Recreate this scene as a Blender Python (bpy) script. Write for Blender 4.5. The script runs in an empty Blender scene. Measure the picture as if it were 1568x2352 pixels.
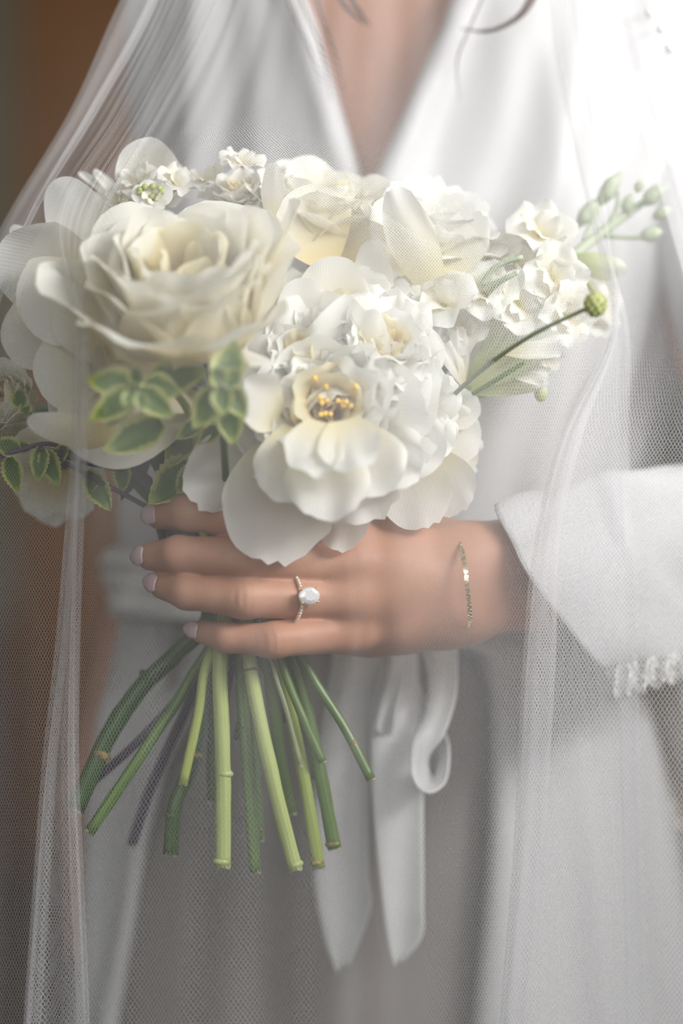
import bpy, math, random
import numpy as np
from mathutils import Vector, Matrix, noise as mnoise

C = bpy.context.scene.collection
sc = bpy.context.scene
PI = math.pi
S, D, CZ = 0.00022, 1.2, 1.15          # metres per picture unit at the bouquet, camera distance, camera height


def P(x, y, Y=0.0):
    """a point at real depth Y (metres behind the bouquet plane)"""
    k = S * (D + Y) / D
    return Vector(((x - 784) * k, Y, CZ + (1176 - y) * k))


# ------------------------------------------------------------------ camera, world, light, exposure
cam_d = bpy.data.cameras.new('camera')
cam = bpy.data.objects.new('camera', cam_d)
C.objects.link(cam)
cam.location = (0, -D, CZ)
cam.rotation_euler = (PI / 2, 0, 0)
cam_d.sensor_fit = 'VERTICAL'
cam_d.sensor_height = 36
cam_d.lens = 36 * D / (2352 * S)
cam_d.clip_start = 0.05
cam_d.dof.use_dof = True
cam_d.dof.focus_distance = D - 0.022
cam_d.dof.aperture_fstop = 2.0
sc.camera = cam

w = bpy.data.worlds.new('world')
sc.world = w
w.use_nodes = True
w.node_tree.nodes['Background'].inputs[0].default_value = (0.93, 0.96, 1.0, 1)
w.node_tree.nodes['Background'].inputs[1].default_value = 1.45


def area(name, loc, target, sx, sy, power, col=(1, 1, 1)):
    l = bpy.data.lights.new(name, 'AREA')
    l.shape = 'RECTANGLE'
    l.size, l.size_y = sx, sy
    l.energy = power
    l.color = col
    o = bpy.data.objects.new(name, l)
    C.objects.link(o)
    o.location = loc
    o.rotation_euler = (Vector(target) - Vector(loc)).to_track_quat('-Z', 'Y').to_euler()
    return o


area('window_daylight', (1.85, -1.05, 2.08), (0.0, 0.0, 1.2), 1.9, 0.75, 90, (1.0, 0.99, 0.975))
area('far_room_fill', (-0.6, 4.0, 2.45), (-0.6, 6.4, 1.0), 1.2, 1.0, 14, (1.0, 0.97, 0.92))  # added fill lamp brightening the back wall; no window stands there
sc.view_settings.view_transform = 'Standard'
sc.view_settings.look = 'None'
sc.view_settings.gamma = 1
sc.view_settings.use_curve_mapping = False
sc.view_settings.exposure = 0.36
sc.cycles.transparent_max_bounces = 24

# ------------------------------------------------------------------ helpers


def tag(o, label=None, cat=None, group=None, kind=None):
    for k, v in (('label', label), ('category', cat), ('group', group), ('kind', kind)):
        if v:
            o[k] = v
    return o


def mobj(name, verts, faces, mat, parent=None, uv=None, smooth=True):
    me = bpy.data.meshes.new(name)
    me.from_pydata([tuple(v) for v in verts], [], faces)
    if uv is not None:
        lay = me.uv_layers.new(name='UVMap')
        vi = np.empty(len(me.loops), dtype=np.int32)
        me.loops.foreach_get('vertex_index', vi)
        lay.data.foreach_set('uv', np.asarray(uv, dtype=np.float32)[vi].ravel())
    if smooth:
        me.polygons.foreach_set('use_smooth', [True] * len(me.polygons))
    if mat:
        me.materials.append(mat)
    me.update()
    o = bpy.data.objects.new(name, me)
    C.objects.link(o)
    if parent:
        o.parent = parent
    return o


def empty(name, M=None):
    o = bpy.data.objects.new(name, None)
    o.empty_display_size = 0.02
    C.objects.link(o)
    if M is not None:
        o.matrix_world = M
    return o


def grid_faces(nu, nv, close_u=False):
    f = []
    for j in range(nv - 1):
        for i in range(nu if close_u else nu - 1):
            a = j * nu + i
            b = j * nu + (i + 1) % nu
            f.append((a, b, b + nu, a + nu))
    return f


def cr(pts, n):
    """Catmull-Rom resample of a list of Vectors / tuples to n points"""
    A = np.array([tuple(p) for p in pts], dtype=float)
    m = len(A)
    E = np.vstack([2 * A[0] - A[1], A, 2 * A[-1] - A[-2]])
    t = np.linspace(0, m - 1, n)
    i = np.minimum(t.astype(int), m - 2)
    f = (t - i)[:, None]
    p0, p1, p2, p3 = E[i], E[i + 1], E[i + 2], E[i + 3]
    return 0.5 * ((2 * p1) + (-p0 + p2) * f + (2 * p0 - 5 * p1 + 4 * p2 - p3) * f ** 2 + (-p0 + 3 * p1 - 3 * p2 + p3) * f ** 3)


def tube_data(pts, rad, n=10, res=24, wob=0.0, seed=0, cap=True):
    Q = cr(pts, res)
    R = np.interp(np.linspace(0, 1, res), np.linspace(0, 1, len(rad)), rad) if hasattr(rad, '__len__') else np.full(res, rad)
    T = np.gradient(Q, axis=0)
    T /= np.linalg.norm(T, axis=1)[:, None] + 1e-12
    up = Vector((0.13, 0.95, 0.21))
    V, uv, F = [], [], []
    for k in range(res):
        t = Vector(T[k])
        a = t.cross(up).normalized()
        b = t.cross(a)
        for i in range(n):
            q = 2 * PI * i / n
            r = R[k]
            if wob:
                r *= 1 + wob * mnoise.noise(Vector((math.cos(q) * .8 + seed, math.sin(q) * .8, k * .35)))
            V.append(Vector(Q[k]) + a * (r * math.cos(q)) + b * (r * math.sin(q)))
            uv.append((i / n, k / (res - 1)))
    F = grid_faces(n, res, True)
    if cap:
        V += [Vector(Q[0]), Vector(Q[-1])]
        uv += [(0, 0), (0, 1)]
        c0, c1 = len(V) - 2, len(V) - 1
        for i in range(n):
            F.append((c0, (i + 1) % n, i))
            o = (res - 1) * n
            F.append((c1, o + i, o + (i + 1) % n))
    return V, F, uv


def tube(name, pts, rad, mat, parent=None, n=10, res=24, wob=0.0, seed=0, inv=None):
    V, F, uv = tube_data(pts, rad, n, res, wob, seed)
    if inv is not None:
        V = [inv @ v for v in V]
    return mobj(name, V, F, mat, parent, uv)


def ball(name, c, r, mat, parent=None, inv=None, sq=(1, 1, 1), nu=12, nv=8, rot=None):
    V, uv = [], []
    for j in range(nv):
        th = PI * (j + 0.02) / (nv - 1 + 0.04)
        for i in range(nu):
            ph = 2 * PI * i / nu
            p = Vector((r * sq[0] * math.sin(th) * math.cos(ph), r * sq[1] * math.sin(th) * math.sin(ph), r * sq[2] * math.cos(th)))
            if rot is not None:
                p = rot @ p
            p = p + Vector(c)
            V.append(inv @ p if inv is not None else p)
            uv.append((i / nu, 1 - j / (nv - 1)))
    F = [f[::-1] for f in grid_faces(nu, nv, True)]
    F.append(tuple(range(nu))[::1])
    F.append(tuple(range((nv - 1) * nu, nv * nu))[::-1])
    return mobj(name, V, F, mat, parent, uv)


def box(name, lo, hi, mat, parent=None, kind=None):
    x0, y0, z0 = lo
    x1, y1, z1 = hi
    V = [(x0, y0, z0), (x1, y0, z0), (x1, y1, z0), (x0, y1, z0), (x0, y0, z1), (x1, y0, z1), (x1, y1, z1), (x0, y1, z1)]
    F = [(3, 2, 1, 0), (4, 5, 6, 7), (0, 1, 5, 4), (1, 2, 6, 5), (2, 3, 7, 6), (3, 0, 4, 7)]
    o = mobj(name, V, F, mat, parent, smooth=False)
    if kind:
        o['kind'] = kind
    return o


# ------------------------------------------------------------------ materials


class NT:
    def __init__(s, name):
        s.m = bpy.data.materials.new(name)
        s.m.use_nodes = True
        s.t = s.m.node_tree
        s.t.nodes.clear()
        s.out = s.n('ShaderNodeOutputMaterial')

    def n(s, typ, **kw):
        x = s.t.nodes.new(typ)
        for k, v in kw.items():
            setattr(x, k, v)
        return x

    def l(s, a, b):
        s.t.links.new(a, b)

    def math(s, op, a, b=None, c=None):
        x = s.n('ShaderNodeMath', operation=op)
        for i, v in enumerate((a, b, c)):
            if v is None:
                continue
            if isinstance(v, (int, float)):
                x.inputs[i].default_value = v
            else:
                s.l(v, x.inputs[i])
        return x.outputs[0]

    def ramp(s, fac, stops):
        r = s.n('ShaderNodeValToRGB')
        e = r.color_ramp.elements
        while len(e) < len(stops):
            e.new(0.5)
        for q, (p, c) in zip(e, stops):
            q.position = p
            q.color = (*c, 1)
        s.l(fac, r.inputs[0])
        return r.outputs[0]

    def noise(s, scale, detail=3, vec=None, out=0):
        x = s.n('ShaderNodeTexNoise')
        x.inputs['Scale'].default_value = scale
        x.inputs['Detail'].default_value = detail
        if vec is not None:
            s.l(vec, x.inputs['Vector'])
        return x.outputs[out]

    def uv(s):
        return s.n('ShaderNodeTexCoord').outputs['UV']

    def obj(s):
        return s.n('ShaderNodeTexCoord').outputs['Object']

    def sep(s, v):
        x = s.n('ShaderNodeSeparateXYZ')
        s.l(v, x.inputs[0])
        return x.outputs

    def bump(s, h, strength=.2, dist=.001):
        b = s.n('ShaderNodeBump')
        b.inputs['Strength'].default_value = strength
        b.inputs['Distance'].default_value = dist
        s.l(h, b.inputs['Height'])
        return b.outputs[0]

    def pbr(s, col, rough=.5, **kw):
        p = s.n('ShaderNodeBsdfPrincipled')
        if isinstance(col, tuple):
            p.inputs['Base Color'].default_value = (*col, 1)
        else:
            s.l(col, p.inputs['Base Color'])
        p.inputs['Roughness'].default_value = rough
        for k, v in kw.items():
            k = k.replace('_', ' ')
            if isinstance(v, (int, float, tuple)):
                p.inputs[k].default_value = v
            else:
                s.l(v, p.inputs[k])
        return p

    def done(s, sh):
        s.l(sh.outputs[0], s.out.inputs[0])
        return s.m


def petal_mat(name, base, mid, tip, trans=.35):
    t = NT(name)
    u = t.sep(t.uv())
    col = t.ramp(u[1], [(0.0, base), (0.45, mid), (0.9, tip)])
    w = t.n('ShaderNodeTexWave')
    w.inputs['Scale'].default_value = 9
    w.inputs['Distortion'].default_value = 2.5
    w.inputs['Detail'].default_value = 2
    mp = t.n('ShaderNodeMapping')
    mp.inputs['Scale'].default_value = (1, .12, 1)
    t.l(t.uv(), mp.inputs[0])
    t.l(mp.outputs[0], w.inputs[0])
    b = t.bump(w.outputs[1], .07, .001)
    p = t.pbr(col, .55, Normal=b, Specular_IOR_Level=.25)
    tr = t.n('ShaderNodeBsdfTranslucent')
    t.l(col, tr.inputs[0])
    mx = t.n('ShaderNodeMixShader')
    mx.inputs[0].default_value = trans
    t.l(p.outputs[0], mx.inputs[1])
    t.l(tr.outputs[0], mx.inputs[2])
    return t.done(mx)


CREAM = petal_mat('cream_petal', (.84, .68, .30), (.89, .82, .60), (.90, .885, .81), .42)
WHITE = petal_mat('white_petal', (.88, .80, .52), (.90, .875, .78), (.905, .90, .865), .42)
HEART = petal_mat('heart_petal', (.92, .62, .14), (.92, .76, .38), (.92, .87, .66), .55)  # heart yellow, with warm bounce light among the petals put into the colour
GREENISH = petal_mat('greenish_petal', (.55, .62, .22), (.70, .74, .45), (.87, .88, .80))


def leaf_mat():
    t = NT('variegated_leaf')
    u = t.sep(t.uv())
    a = t.math('ABSOLUTE', t.math('MULTIPLY_ADD', u[0], 2, -1))
    nz = t.noise(7, 3, t.uv())
    e = t.math('ADD', a, t.math('MULTIPLY_ADD', nz, .7, -.35))
    e2 = t.math('MAXIMUM', e, t.math('MULTIPLY', u[1], .78))
    col = t.ramp(e2, [(0.0, (.08, .145, .045)), (.58, (.14, .23, .06)), (.70, (.42, .48, .13)), (.85, (.66, .66, .30))])
    p = t.pbr(col, .42, Normal=t.bump(t.noise(30, 3, t.uv()), .3, .001))
    tr = t.n('ShaderNodeBsdfTranslucent')
    t.l(col, tr.inputs[0])
    mx = t.n('ShaderNodeMixShader')
    mx.inputs[0].default_value = .3
    t.l(p.outputs[0], mx.inputs[1])
    t.l(tr.outputs[0], mx.inputs[2])
    return t.done(mx)


LEAF = leaf_mat()


t = NT('dark_gap_leaf')
GAP_LEAF = t.done(t.pbr(t.ramp(t.noise(6, 3, t.uv()), [(.3, (.028, .045, .035)), (.7, (.055, .08, .06))]), .45))  # near-black leaf colour carries the shade of the gap inside the bouquet


def stem_mat(name, a, b, rough=.4):
    t = NT(name)
    mp = t.n('ShaderNodeMapping')
    mp.inputs['Scale'].default_value = (9, 1.2, 1)
    t.l(t.uv(), mp.inputs[0])
    n1 = t.noise(2.2, 4, mp.outputs[0])
    col = t.ramp(n1, [(.3, a), (.7, b)])
    return t.done(t.pbr(col, rough, Normal=t.bump(n1, .25, .001)))


ST_GREEN = stem_mat('green_stem', (.065, .125, .025), (.15, .24, .05), .3)
ST_DARK = stem_mat('dark_green_stem', (.030, .065, .018), (.075, .135, .035), .3)
ST_PALE = stem_mat('pale_stem', (.33, .40, .12), (.50, .56, .22), .3)
ST_YELLOW = stem_mat('yellow_green_stem', (.20, .27, .04), (.36, .42, .10), .3)
ST_PURPLE = stem_mat('purple_stem', (.05, .03, .06), (.13, .09, .14))
BRIGHT = stem_mat('bright_green', (.26, .34, .06), (.48, .52, .16))
SAGE = stem_mat('sage_green', (.42, .48, .32), (.58, .63, .48), .6)
SAGE_DARK = stem_mat('grey_green_stalk', (.20, .23, .13), (.30, .33, .20), .6)
MUTED = stem_mat('muted_bud_green', (.34, .38, .12), (.52, .54, .24), .6)
t = NT('cut_stem_face')
CUT = t.done(t.pbr((.62, .62, .38), .7))
t = NT('stem_scar')
SCAR = t.done(t.pbr(t.ramp(t.noise(400, 3, t.obj()), [(.35, (.16, .10, .05)), (.65, (.36, .30, .10))]), .8))
t = NT('stamen')
STAMEN = t.done(t.pbr((.95, .62, .08), .6))

t = NT('skin')
o3 = t.obj()
col = t.ramp(t.noise(38, 4, o3), [(.3, (.47, .24, .155)), (.7, (.55, .295, .20))])
mp = t.n('ShaderNodeMapping')
mp.inputs['Scale'].default_value = (900, 900, 260)
t.l(o3, mp.inputs[0])
vo = t.n('ShaderNodeTexVoronoi', feature='DISTANCE_TO_EDGE')
vo.inputs['Scale'].default_value = 1
t.l(mp.outputs[0], vo.inputs[0])
hh = t.math('MINIMUM', vo.outputs[0], .22)
p = t.pbr(col, .48, Normal=t.bump(hh, .25, .0006), Subsurface_Weight=.12, Specular_IOR_Level=.35)
p.inputs['Subsurface Radius'].default_value = (1, .35, .2)
p.inputs['Subsurface Scale'].default_value = .004
SKIN = t.done(p)
t = NT('nail_polish')
NAIL = t.done(t.pbr((.60, .42, .43), .2, Coat_Weight=.6))


def satin(name, c, rough, sheen=.3):
    t = NT(name)
    n1 = t.noise(26, 3, t.obj())
    return t.done(t.pbr(c, rough, Normal=t.bump(n1, .12, .003), Sheen_Weight=sheen, Specular_IOR_Level=.45))


t = NT('sleeve_satin_with_lace_relief')
vo = t.n('ShaderNodeTexVoronoi', feature='SMOOTH_F1')
vo.inputs['Scale'].default_value = 42
dn = t.n('ShaderNodeVectorMath', operation='ADD')
t.l(t.obj(), dn.inputs[0])
t.l(t.noise(30, 3, t.obj(), 1), dn.inputs[1])
sc_n = t.n('ShaderNodeVectorMath', operation='SCALE')
sc_n.inputs[3].default_value = 1.0
t.l(dn.outputs[0], sc_n.inputs[0])
t.l(sc_n.outputs[0], vo.inputs[0])
hz = t.math('ADD', t.math('MULTIPLY', vo.outputs[0], 1.2), t.math('MULTIPLY', t.noise(150, 4, t.obj()), .6))
SLEEVE = t.done(t.pbr((.55, .54, .54), .5, Normal=t.bump(hz, .22, .004), Sheen_Weight=.3))
SATIN = satin('white_satin', (.56, .55, .55), .45)
SLIP = satin('taupe_slip_satin', (.27, .24, .222), .5)
RIBBON = satin('ribbon_satin', (.84, .83, .82), .28)
t = NT('white_lace')
uvv = t.uv()
vo = t.n('ShaderNodeTexVoronoi', feature='SMOOTH_F1')
vo.inputs['Scale'].default_value = 22
t.l(uvv, vo.inputs[0])
nz = t.noise(14, 4, uvv)
mask = t.math('GREATER_THAN', t.math('ADD', t.math('MULTIPLY', vo.outputs[0], .6), nz), .72)
p = t.pbr((.84, .82, .80), .7, Normal=t.bump(nz, .6, .002))
tr = t.n('ShaderNodeBsdfTransparent')
mx = t.n('ShaderNodeMixShader')
t.l(t.math('MULTIPLY', mask, .75), mx.inputs[0])
t.l(p.outputs[0], mx.inputs[1])
t.l(tr.outputs[0], mx.inputs[2])
LACE = t.done(mx)
t = NT('hair_brown')
HAIR = t.done(t.pbr((.09, .045, .03), .4))
t = NT('pearl')
PEARL = t.done(t.pbr((.92, .91, .89), .3, Coat_Weight=.3, Subsurface_Weight=1.0, Subsurface_Scale=.006, Subsurface_Radius=(1.0, 1.0, 1.0)))
t = NT('pale_gold')
GOLD = t.done(t.pbr((.90, .74, .50), .18, Metallic=1.0))
t = NT('diamond')
DIAMOND = t.done(t.pbr((1.0, 1.0, 1.0), .08, Metallic=.4, Specular_IOR_Level=1.0))

t = NT('tulle')
uvv = t.sep(t.uv())
wz = t.noise(0.35, 2, t.uv())
wob = t.math('MULTIPLY_ADD', wz, .8, -.4)
lines = []
for s_ in (1, -1):
    q = t.math('ADD', uvv[0], t.math('MULTIPLY', uvv[1], s_ * .72))
    q = t.math('ADD', q, t.math('MULTIPLY', wob, 1.0 * s_))
    fr = t.math('FRACT', q)
    d_ = t.math('ABSOLUTE', t.math('SUBTRACT', fr, .5))
    sm = t.n('ShaderNodeMapRange', interpolation_type='SMOOTHSTEP')
    t.l(d_, sm.inputs[0])
    sm.inputs[1].default_value = .09
    sm.inputs[2].default_value = .17
    sm.inputs[3].default_value = 1
    sm.inputs[4].default_value = 0
    lines.append(sm.outputs[0])
fac = t.math('MULTIPLY_ADD', t.math('MAXIMUM', lines[0], lines[1]), .37, .014)
df = t.n('ShaderNodeBsdfDiffuse')
df.inputs[0].default_value = (.86, .85, .86, 1)
tl = t.n('ShaderNodeBsdfTranslucent')
tl.inputs[0].default_value = (.86, .85, .86, 1)
m1 = t.n('ShaderNodeMixShader')
m1.inputs[0].default_value = .4
t.l(df.outputs[0], m1.inputs[1])
t.l(tl.outputs[0], m1.inputs[2])
tr = t.n('ShaderNodeBsdfTransparent')
mx = t.n('ShaderNodeMixShader')
t.l(fac, mx.inputs[0])
t.l(tr.outputs[0], mx.inputs[1])
t.l(m1.outputs[0], mx.inputs[2])
TULLE = t.done(mx)

t = NT('wall_paint')
WALL = t.done(t.pbr(t.ramp(t.noise(3, 4, t.obj()), [(.3, (.17, .18, .14)), (.7, (.21, .22, .175))]), .8))


t = NT('white_plaster')
PLASTER = t.done(t.pbr((.62, .61, .58), .85))


def wood(name, a, b, sc_=(14, 14, 1.2)):
    t = NT(name)
    mp = t.n('ShaderNodeMapping')
    mp.inputs['Scale'].default_value = sc_
    t.l(t.obj(), mp.inputs[0])
    n1 = t.noise(1.6, 5, mp.outputs[0])
    return t.done(t.pbr(t.ramp(n1, [(.3, a), (.7, b)]), .45, Normal=t.bump(n1, .2, .002)))


WOOD = wood('orange_brown_wood', (.17, .060, .003), (.25, .092, .005))
WOOD2 = wood('red_brown_wood', (.06, .026, .012), (.09, .038, .018), (1.2, 14, 14))
FLOORM = wood('dark_floor_boards', (.05, .045, .04), (.09, .08, .07), (1.0, 9, 9))

# ------------------------------------------------------------------ setting
FW = 6.6
for nm, lo, hi, m in (('wall_back', (-3.6, FW, 0), (1.26, FW + .12, 3.2), WALL),
                      ('wall_left', (-3.6, -2.2, 0), (-3.48, FW, 3.2), WALL),
                      ('ceiling', (-3.6, -2.2, 3.2), (1.26, FW + .12, 3.3), PLASTER)):
    box(nm, lo, hi, m, kind='structure')
# added unseen walls: sills cut the low light, windows let the rest through
WX, SILL = 1.15, 1.59
wr = box('wall_right', (WX, -2.2, 0), (WX + .10, FW, SILL), PLASTER, kind='structure')
box('wall_head', (WX, -2.2, 2.6), (WX + .10, FW, 3.2), PLASTER, wr)
box('wall_pier', (WX, .9, SILL), (WX + .10, FW, 2.6), PLASTER, wr)
wf = box('wall_front', (-3.6, -2.32, 0), (WX + .10, -2.2, 1.15), PLASTER, kind='structure')
box('wall_head', (-3.6, -2.32, 2.9), (WX + .10, -2.2, 3.2), PLASTER, wf)
box('wall_pier', (-3.6, -2.32, 1.15), (-1.6, -2.2, 2.9), PLASTER, wf)
for i, (ax_, a0, a1, z0, z1) in enumerate((('y', -2.2, .9, SILL, 2.6), ('x', -1.6, WX, 1.15, 2.9))):
    wn = empty('window_%d' % (i + 1))
    wn['kind'] = 'structure'
    for k in range(5):
        c_ = a0 + .03 + (a1 - a0 - .06) * k / 4
        lo, hi = ((WX + .03, c_ - .02, z0), (WX + .07, c_ + .02, z1)) if ax_ == 'y' else ((c_ - .02, -2.28, z0), (c_ + .02, -2.24, z1))
        box('window_mullion', lo, hi, PLASTER, wn)
    for z in (z0, z1 - .06):
        lo, hi = ((WX - .02, a0, z), (WX + .08, a1, z + .05)) if ax_ == 'y' else ((a0, -2.3, z), (a1, -2.18, z + .05))
        box('window_sill', lo, hi, PLASTER, wn)
fl = box('floor', (-3.6, -2.2, -.06), (1.26, FW + .12, -.012), FLOORM, kind='structure')
for k in range(36):                                         # boards running across the room
    y = -2.2 + k * .2475
    box('floor_board', (-3.6, y + .002, -.012), (1.26, y + .2445, 0), FLOORM, fl)
# wooden wainscot, planks with joints
for i, (x0, x1) in enumerate(((-3.4, -1.04), (.45, 1.14))):
    wn = box('trim_%d' % (i + 1), (x0, FW - .02, 0), (x1, FW, .80), WOOD2, kind='structure')
    n = int((x1 - x0) / .118)
    for k in range(n):
        a = x0 + k * .118
        box('plank', (a + .003, FW - .04, .09), (a + .115, FW - .02, .76), WOOD2, wn)
    box('rail', (x0, FW - .06, .76), (x1, FW - .02, .81), WOOD2, wn)
    box('baseboard', (x0, FW - .05, 0), (x1, FW - .02, .09), WOOD2, wn)
dr = box('door_1', (-1.0, FW - .05, 0), (.35, FW, 3.12), WOOD, kind='structure')
for z0, z1 in ((.15, .95), (1.1, 2.9)):
    for x0, x1 in ((-.86, -.36), (-.26, .24)):
        box('door_panel', (x0, FW - .075, z0), (x1, FW - .05, z1), WOOD, dr)
box('door_frame', (-1.06, FW - .08, 0), (-1.0, FW, 3.18), WOOD, dr)
box('door_frame', (.35, FW - .08, 0), (.41, FW, 3.18), WOOD, dr)
ball('door_handle', (.28, FW - .12, 1.02), .03, GOLD, dr)

# ------------------------------------------------------------------ body by signed distance + surface nets


def surface_nets(f, o, h):
    """f: 3-D array of distances, o origin, h voxel -> verts, quads"""
    ins = f < 0
    nx, ny, nz = f.shape
    cs = [(i, j, k) for i in (0, 1) for j in (0, 1) for k in (0, 1)]
    cnt = sum(ins[i:nx - 1 + i, j:ny - 1 + j, k:nz - 1 + k].astype(np.int8) for i, j, k in cs)
    act = (cnt > 0) & (cnt < 8)
    idx = -np.ones(act.shape, dtype=np.int64)
    cells = np.argwhere(act)
    idx[act] = np.arange(len(cells))
    acc = np.zeros((len(cells), 3))
    num = np.zeros(len(cells))
    for a in cs:
        for ax in range(3):
            if a[ax]:
                continue
            b = list(a)
            b[ax] = 1
            fa = f[cells[:, 0] + a[0], cells[:, 1] + a[1], cells[:, 2] + a[2]]
            fb = f[cells[:, 0] + b[0], cells[:, 1] + b[1], cells[:, 2] + b[2]]
            m = (fa < 0) != (fb < 0)
            tt = np.where(m, fa / np.where(m, fa - fb, 1), 0)
            pt = np.tile(np.array(a, float), (len(cells), 1))
            pt[:, ax] = tt
            acc[m] += pt[m]
            num[m] += 1
    V = (cells + acc / num[:, None]) * h + np.array(o)
    Fs = []
    for ax in range(3):
        s0 = [slice(None)] * 3
        s1 = [slice(None)] * 3
        s0[ax] = slice(0, -1)
        s1[ax] = slice(1, None)
        ch = ins[tuple(s0)] != ins[tuple(s1)]
        e = np.argwhere(ch)
        b1, b2 = [(1, 2), (2, 0), (0, 1)][ax]
        ok = (e[:, b1] > 0) & (e[:, b2] > 0) & (e[:, b1] < f.shape[b1] - 1) & (e[:, b2] < f.shape[b2] - 1)
        e = e[ok]

        def g(d1, d2):
            q = e.copy()
            q[:, b1] -= d1
            q[:, b2] -= d2
            return idx[q[:, 0], q[:, 1], q[:, 2]]
        q = np.stack([g(1, 1), g(0, 1), g(0, 0), g(1, 0)], 1)
        inside_first = ins[e[:, 0], e[:, 1], e[:, 2]]
        q[~inside_first] = q[~inside_first][:, ::-1]
        Fs.append(q)
    return V, np.vstack(Fs)


def mk_grid(lo, hi, h):
    ax = [np.arange(a, b + h, h) for a, b in zip(lo, hi)]
    return np.meshgrid(*ax, indexing='ij')


def rcone(G, a, b, ra, rb):
    a = np.array(a, float)
    b = np.array(b, float)
    d = b - a
    L = (d ** 2).sum()
    px, py, pz = G[0] - a[0], G[1] - a[1], G[2] - a[2]
    tt = np.clip((px * d[0] + py * d[1] + pz * d[2]) / L, 0, 1)
    return np.sqrt((px - tt * d[0]) ** 2 + (py - tt * d[1]) ** 2 + (pz - tt * d[2]) ** 2) - (ra + (rb - ra) * tt)


def smin(a, b, k):
    h = np.clip(.5 + .5 * (b - a) / k, 0, 1)
    return b + (a - b) * h - k * h * (1 - h)


ELBOW = Vector((.25, .16, 1.145))
WRIST = P(1075, 1338, .008)
# finger joints: MCP, PIP, DIP, TIP with radii (m)
FING = {
    'index': ([(800, 1238, -.006), (585, 1196, -.034), (435, 1176, -.028), (366, 1182, -.012)], [.0115, .0099, .0092, .0074]),
    'middle': ([(782, 1296, -.012), (560, 1278, -.039), (410, 1272, -.032), (346, 1278, -.017)], [.0118, .0096, .0088, .0072]),
    'ring': ([(785, 1372, -.012), (560, 1373, -.038), (430, 1360, -.033), (374, 1344, -.020)], [.0112, .0098, .0085, .0070]),
    'little': ([(800, 1450, -.006), (628, 1471, -.033), (523, 1464, -.030), (464, 1451, -.018)], [.0105, .0084, .0074, .0060]),
}
FJ = {k: ([P(*q) for q in v[0]], v[1]) for k, v in FING.items()}


def hand_sdf(G):
    fing = None
    for k, (J, R) in FJ.items():
        d = rcone(G, J[0], J[1], R[0], R[1])
        d = smin(d, rcone(G, J[1], J[2], R[1], R[2]), .004)
        d = smin(d, rcone(G, J[2], J[3], R[2], R[3]), .003)
        # fleshy middle of the proximal and a rounder middle joint
        fing = d if fing is None else smin(fing, d, .0022)
    wr_t, wr_b = P(1062, 1280, .006), P(1062, 1402, .006)
    palm = None
    for k, fr in (('index', .0), ('middle', .33), ('ring', .66), ('little', 1.0)):
        J = FJ[k][0]
        base = wr_t.lerp(wr_b, fr)
        mcp = J[0] + Vector((0, .010, 0))
        mid = base.lerp(mcp, .55) + Vector((0, -.002, 0))
        d = smin(rcone(G, base, mid, .0135, .0138), rcone(G, mid, mcp, .0138, .0125), .008)
        palm = d if palm is None else smin(palm, d, .014)
    # thenar and thumb, behind the stems
    th = [P(1000, 1260, .022), P(830, 1232, .040), P(690, 1215, .056), P(570, 1205, .054), P(490, 1205, .044)]
    rr = [.017, .016, .0115, .0105, .008]
    for i in range(4):
        palm = smin(palm, rcone(G, th[i], th[i + 1], rr[i], rr[i + 1]), .008)
    # heel of the hand
    palm = smin(palm, rcone(G, P(1000, 1415, .016), P(850, 1440, .018), .016, .015), .012)
    d = smin(fing, palm, .0055)
    # knuckle mounds
    for k in ('index', 'middle', 'ring', 'little'):
        J = FJ[k][0]
        c = J[0] + Vector((.001, -.0048, 0))
        d = smin(d, rcone(G, c, c + Vector((.004, .001, 0)), .0090, .008), .008)
    # tendon lines are only hinted
    for k in ('middle', 'ring'):
        J = FJ[k][0]
        d = smin(d, rcone(G, J[0] + Vector((.01, -.0005, 0)), WRIST + Vector((-.01, -.008, .004)), .0105, .010), .010)
    # wrist and forearm: two bones side by side give the oval section
    for s in (-1, 1):
        off = Vector((.1, 0, .33)).normalized() * (.0125 * s)
        off2 = Vector((.1, 0, .33)).normalized() * (.014 * s)
        d = smin(d, rcone(G, WRIST + off, WRIST.lerp(ELBOW, .45) + off2, .0165, .0225), .016)
        d = smin(d, rcone(G, WRIST.lerp(ELBOW, .45) + off2, ELBOW, .0225, .036), .016)
    # slight skin folds over the middle finger joints
    for k in ('middle', 'ring', 'little'):
        J, R = FJ[k]
        ax = (J[1] - J[0]).normalized()
        for q in (-.0035, 0, .0035):
            c = J[1] - ax * q + Vector((0, -R[1], 0))
            along = (G[0] - c.x) * ax.x + (G[1] - c.y) * ax.y + (G[2] - c.z) * ax.z
            rr2 = (G[0] - c.x) ** 2 + (G[1] - c.y) ** 2 + (G[2] - c.z) ** 2
            d = d + .0007 * np.exp(-(along / .0007) ** 2) * np.exp(-rr2 / .006 ** 2)
    return d


h = .00115
lo, hi = (-.110, -.062, 1.065), (.150, .095, 1.178)
G = mk_grid(lo, hi, h)
V1, F1 = surface_nets(hand_sdf(G), lo, h)

# torso profile: z -> half width, half depth
TZ = [.35, .60, .85, 1.0, 1.08, 1.2, 1.32, 1.42, 1.49, 1.54, 1.60]
TA = [.215, .200, .178, .160, .147, .150, .158, .165, .160, .090, .056]
TB = [.160, .150, .132, .118, .106, .116, .132, .118, .096, .070, .056]
Y0 = .255


def X0(z):
    return np.interp(z, [.42, .85, 1.13, 1.3, 1.42, 1.6], [.024, .024, .018, .040, .055, .055])



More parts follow.
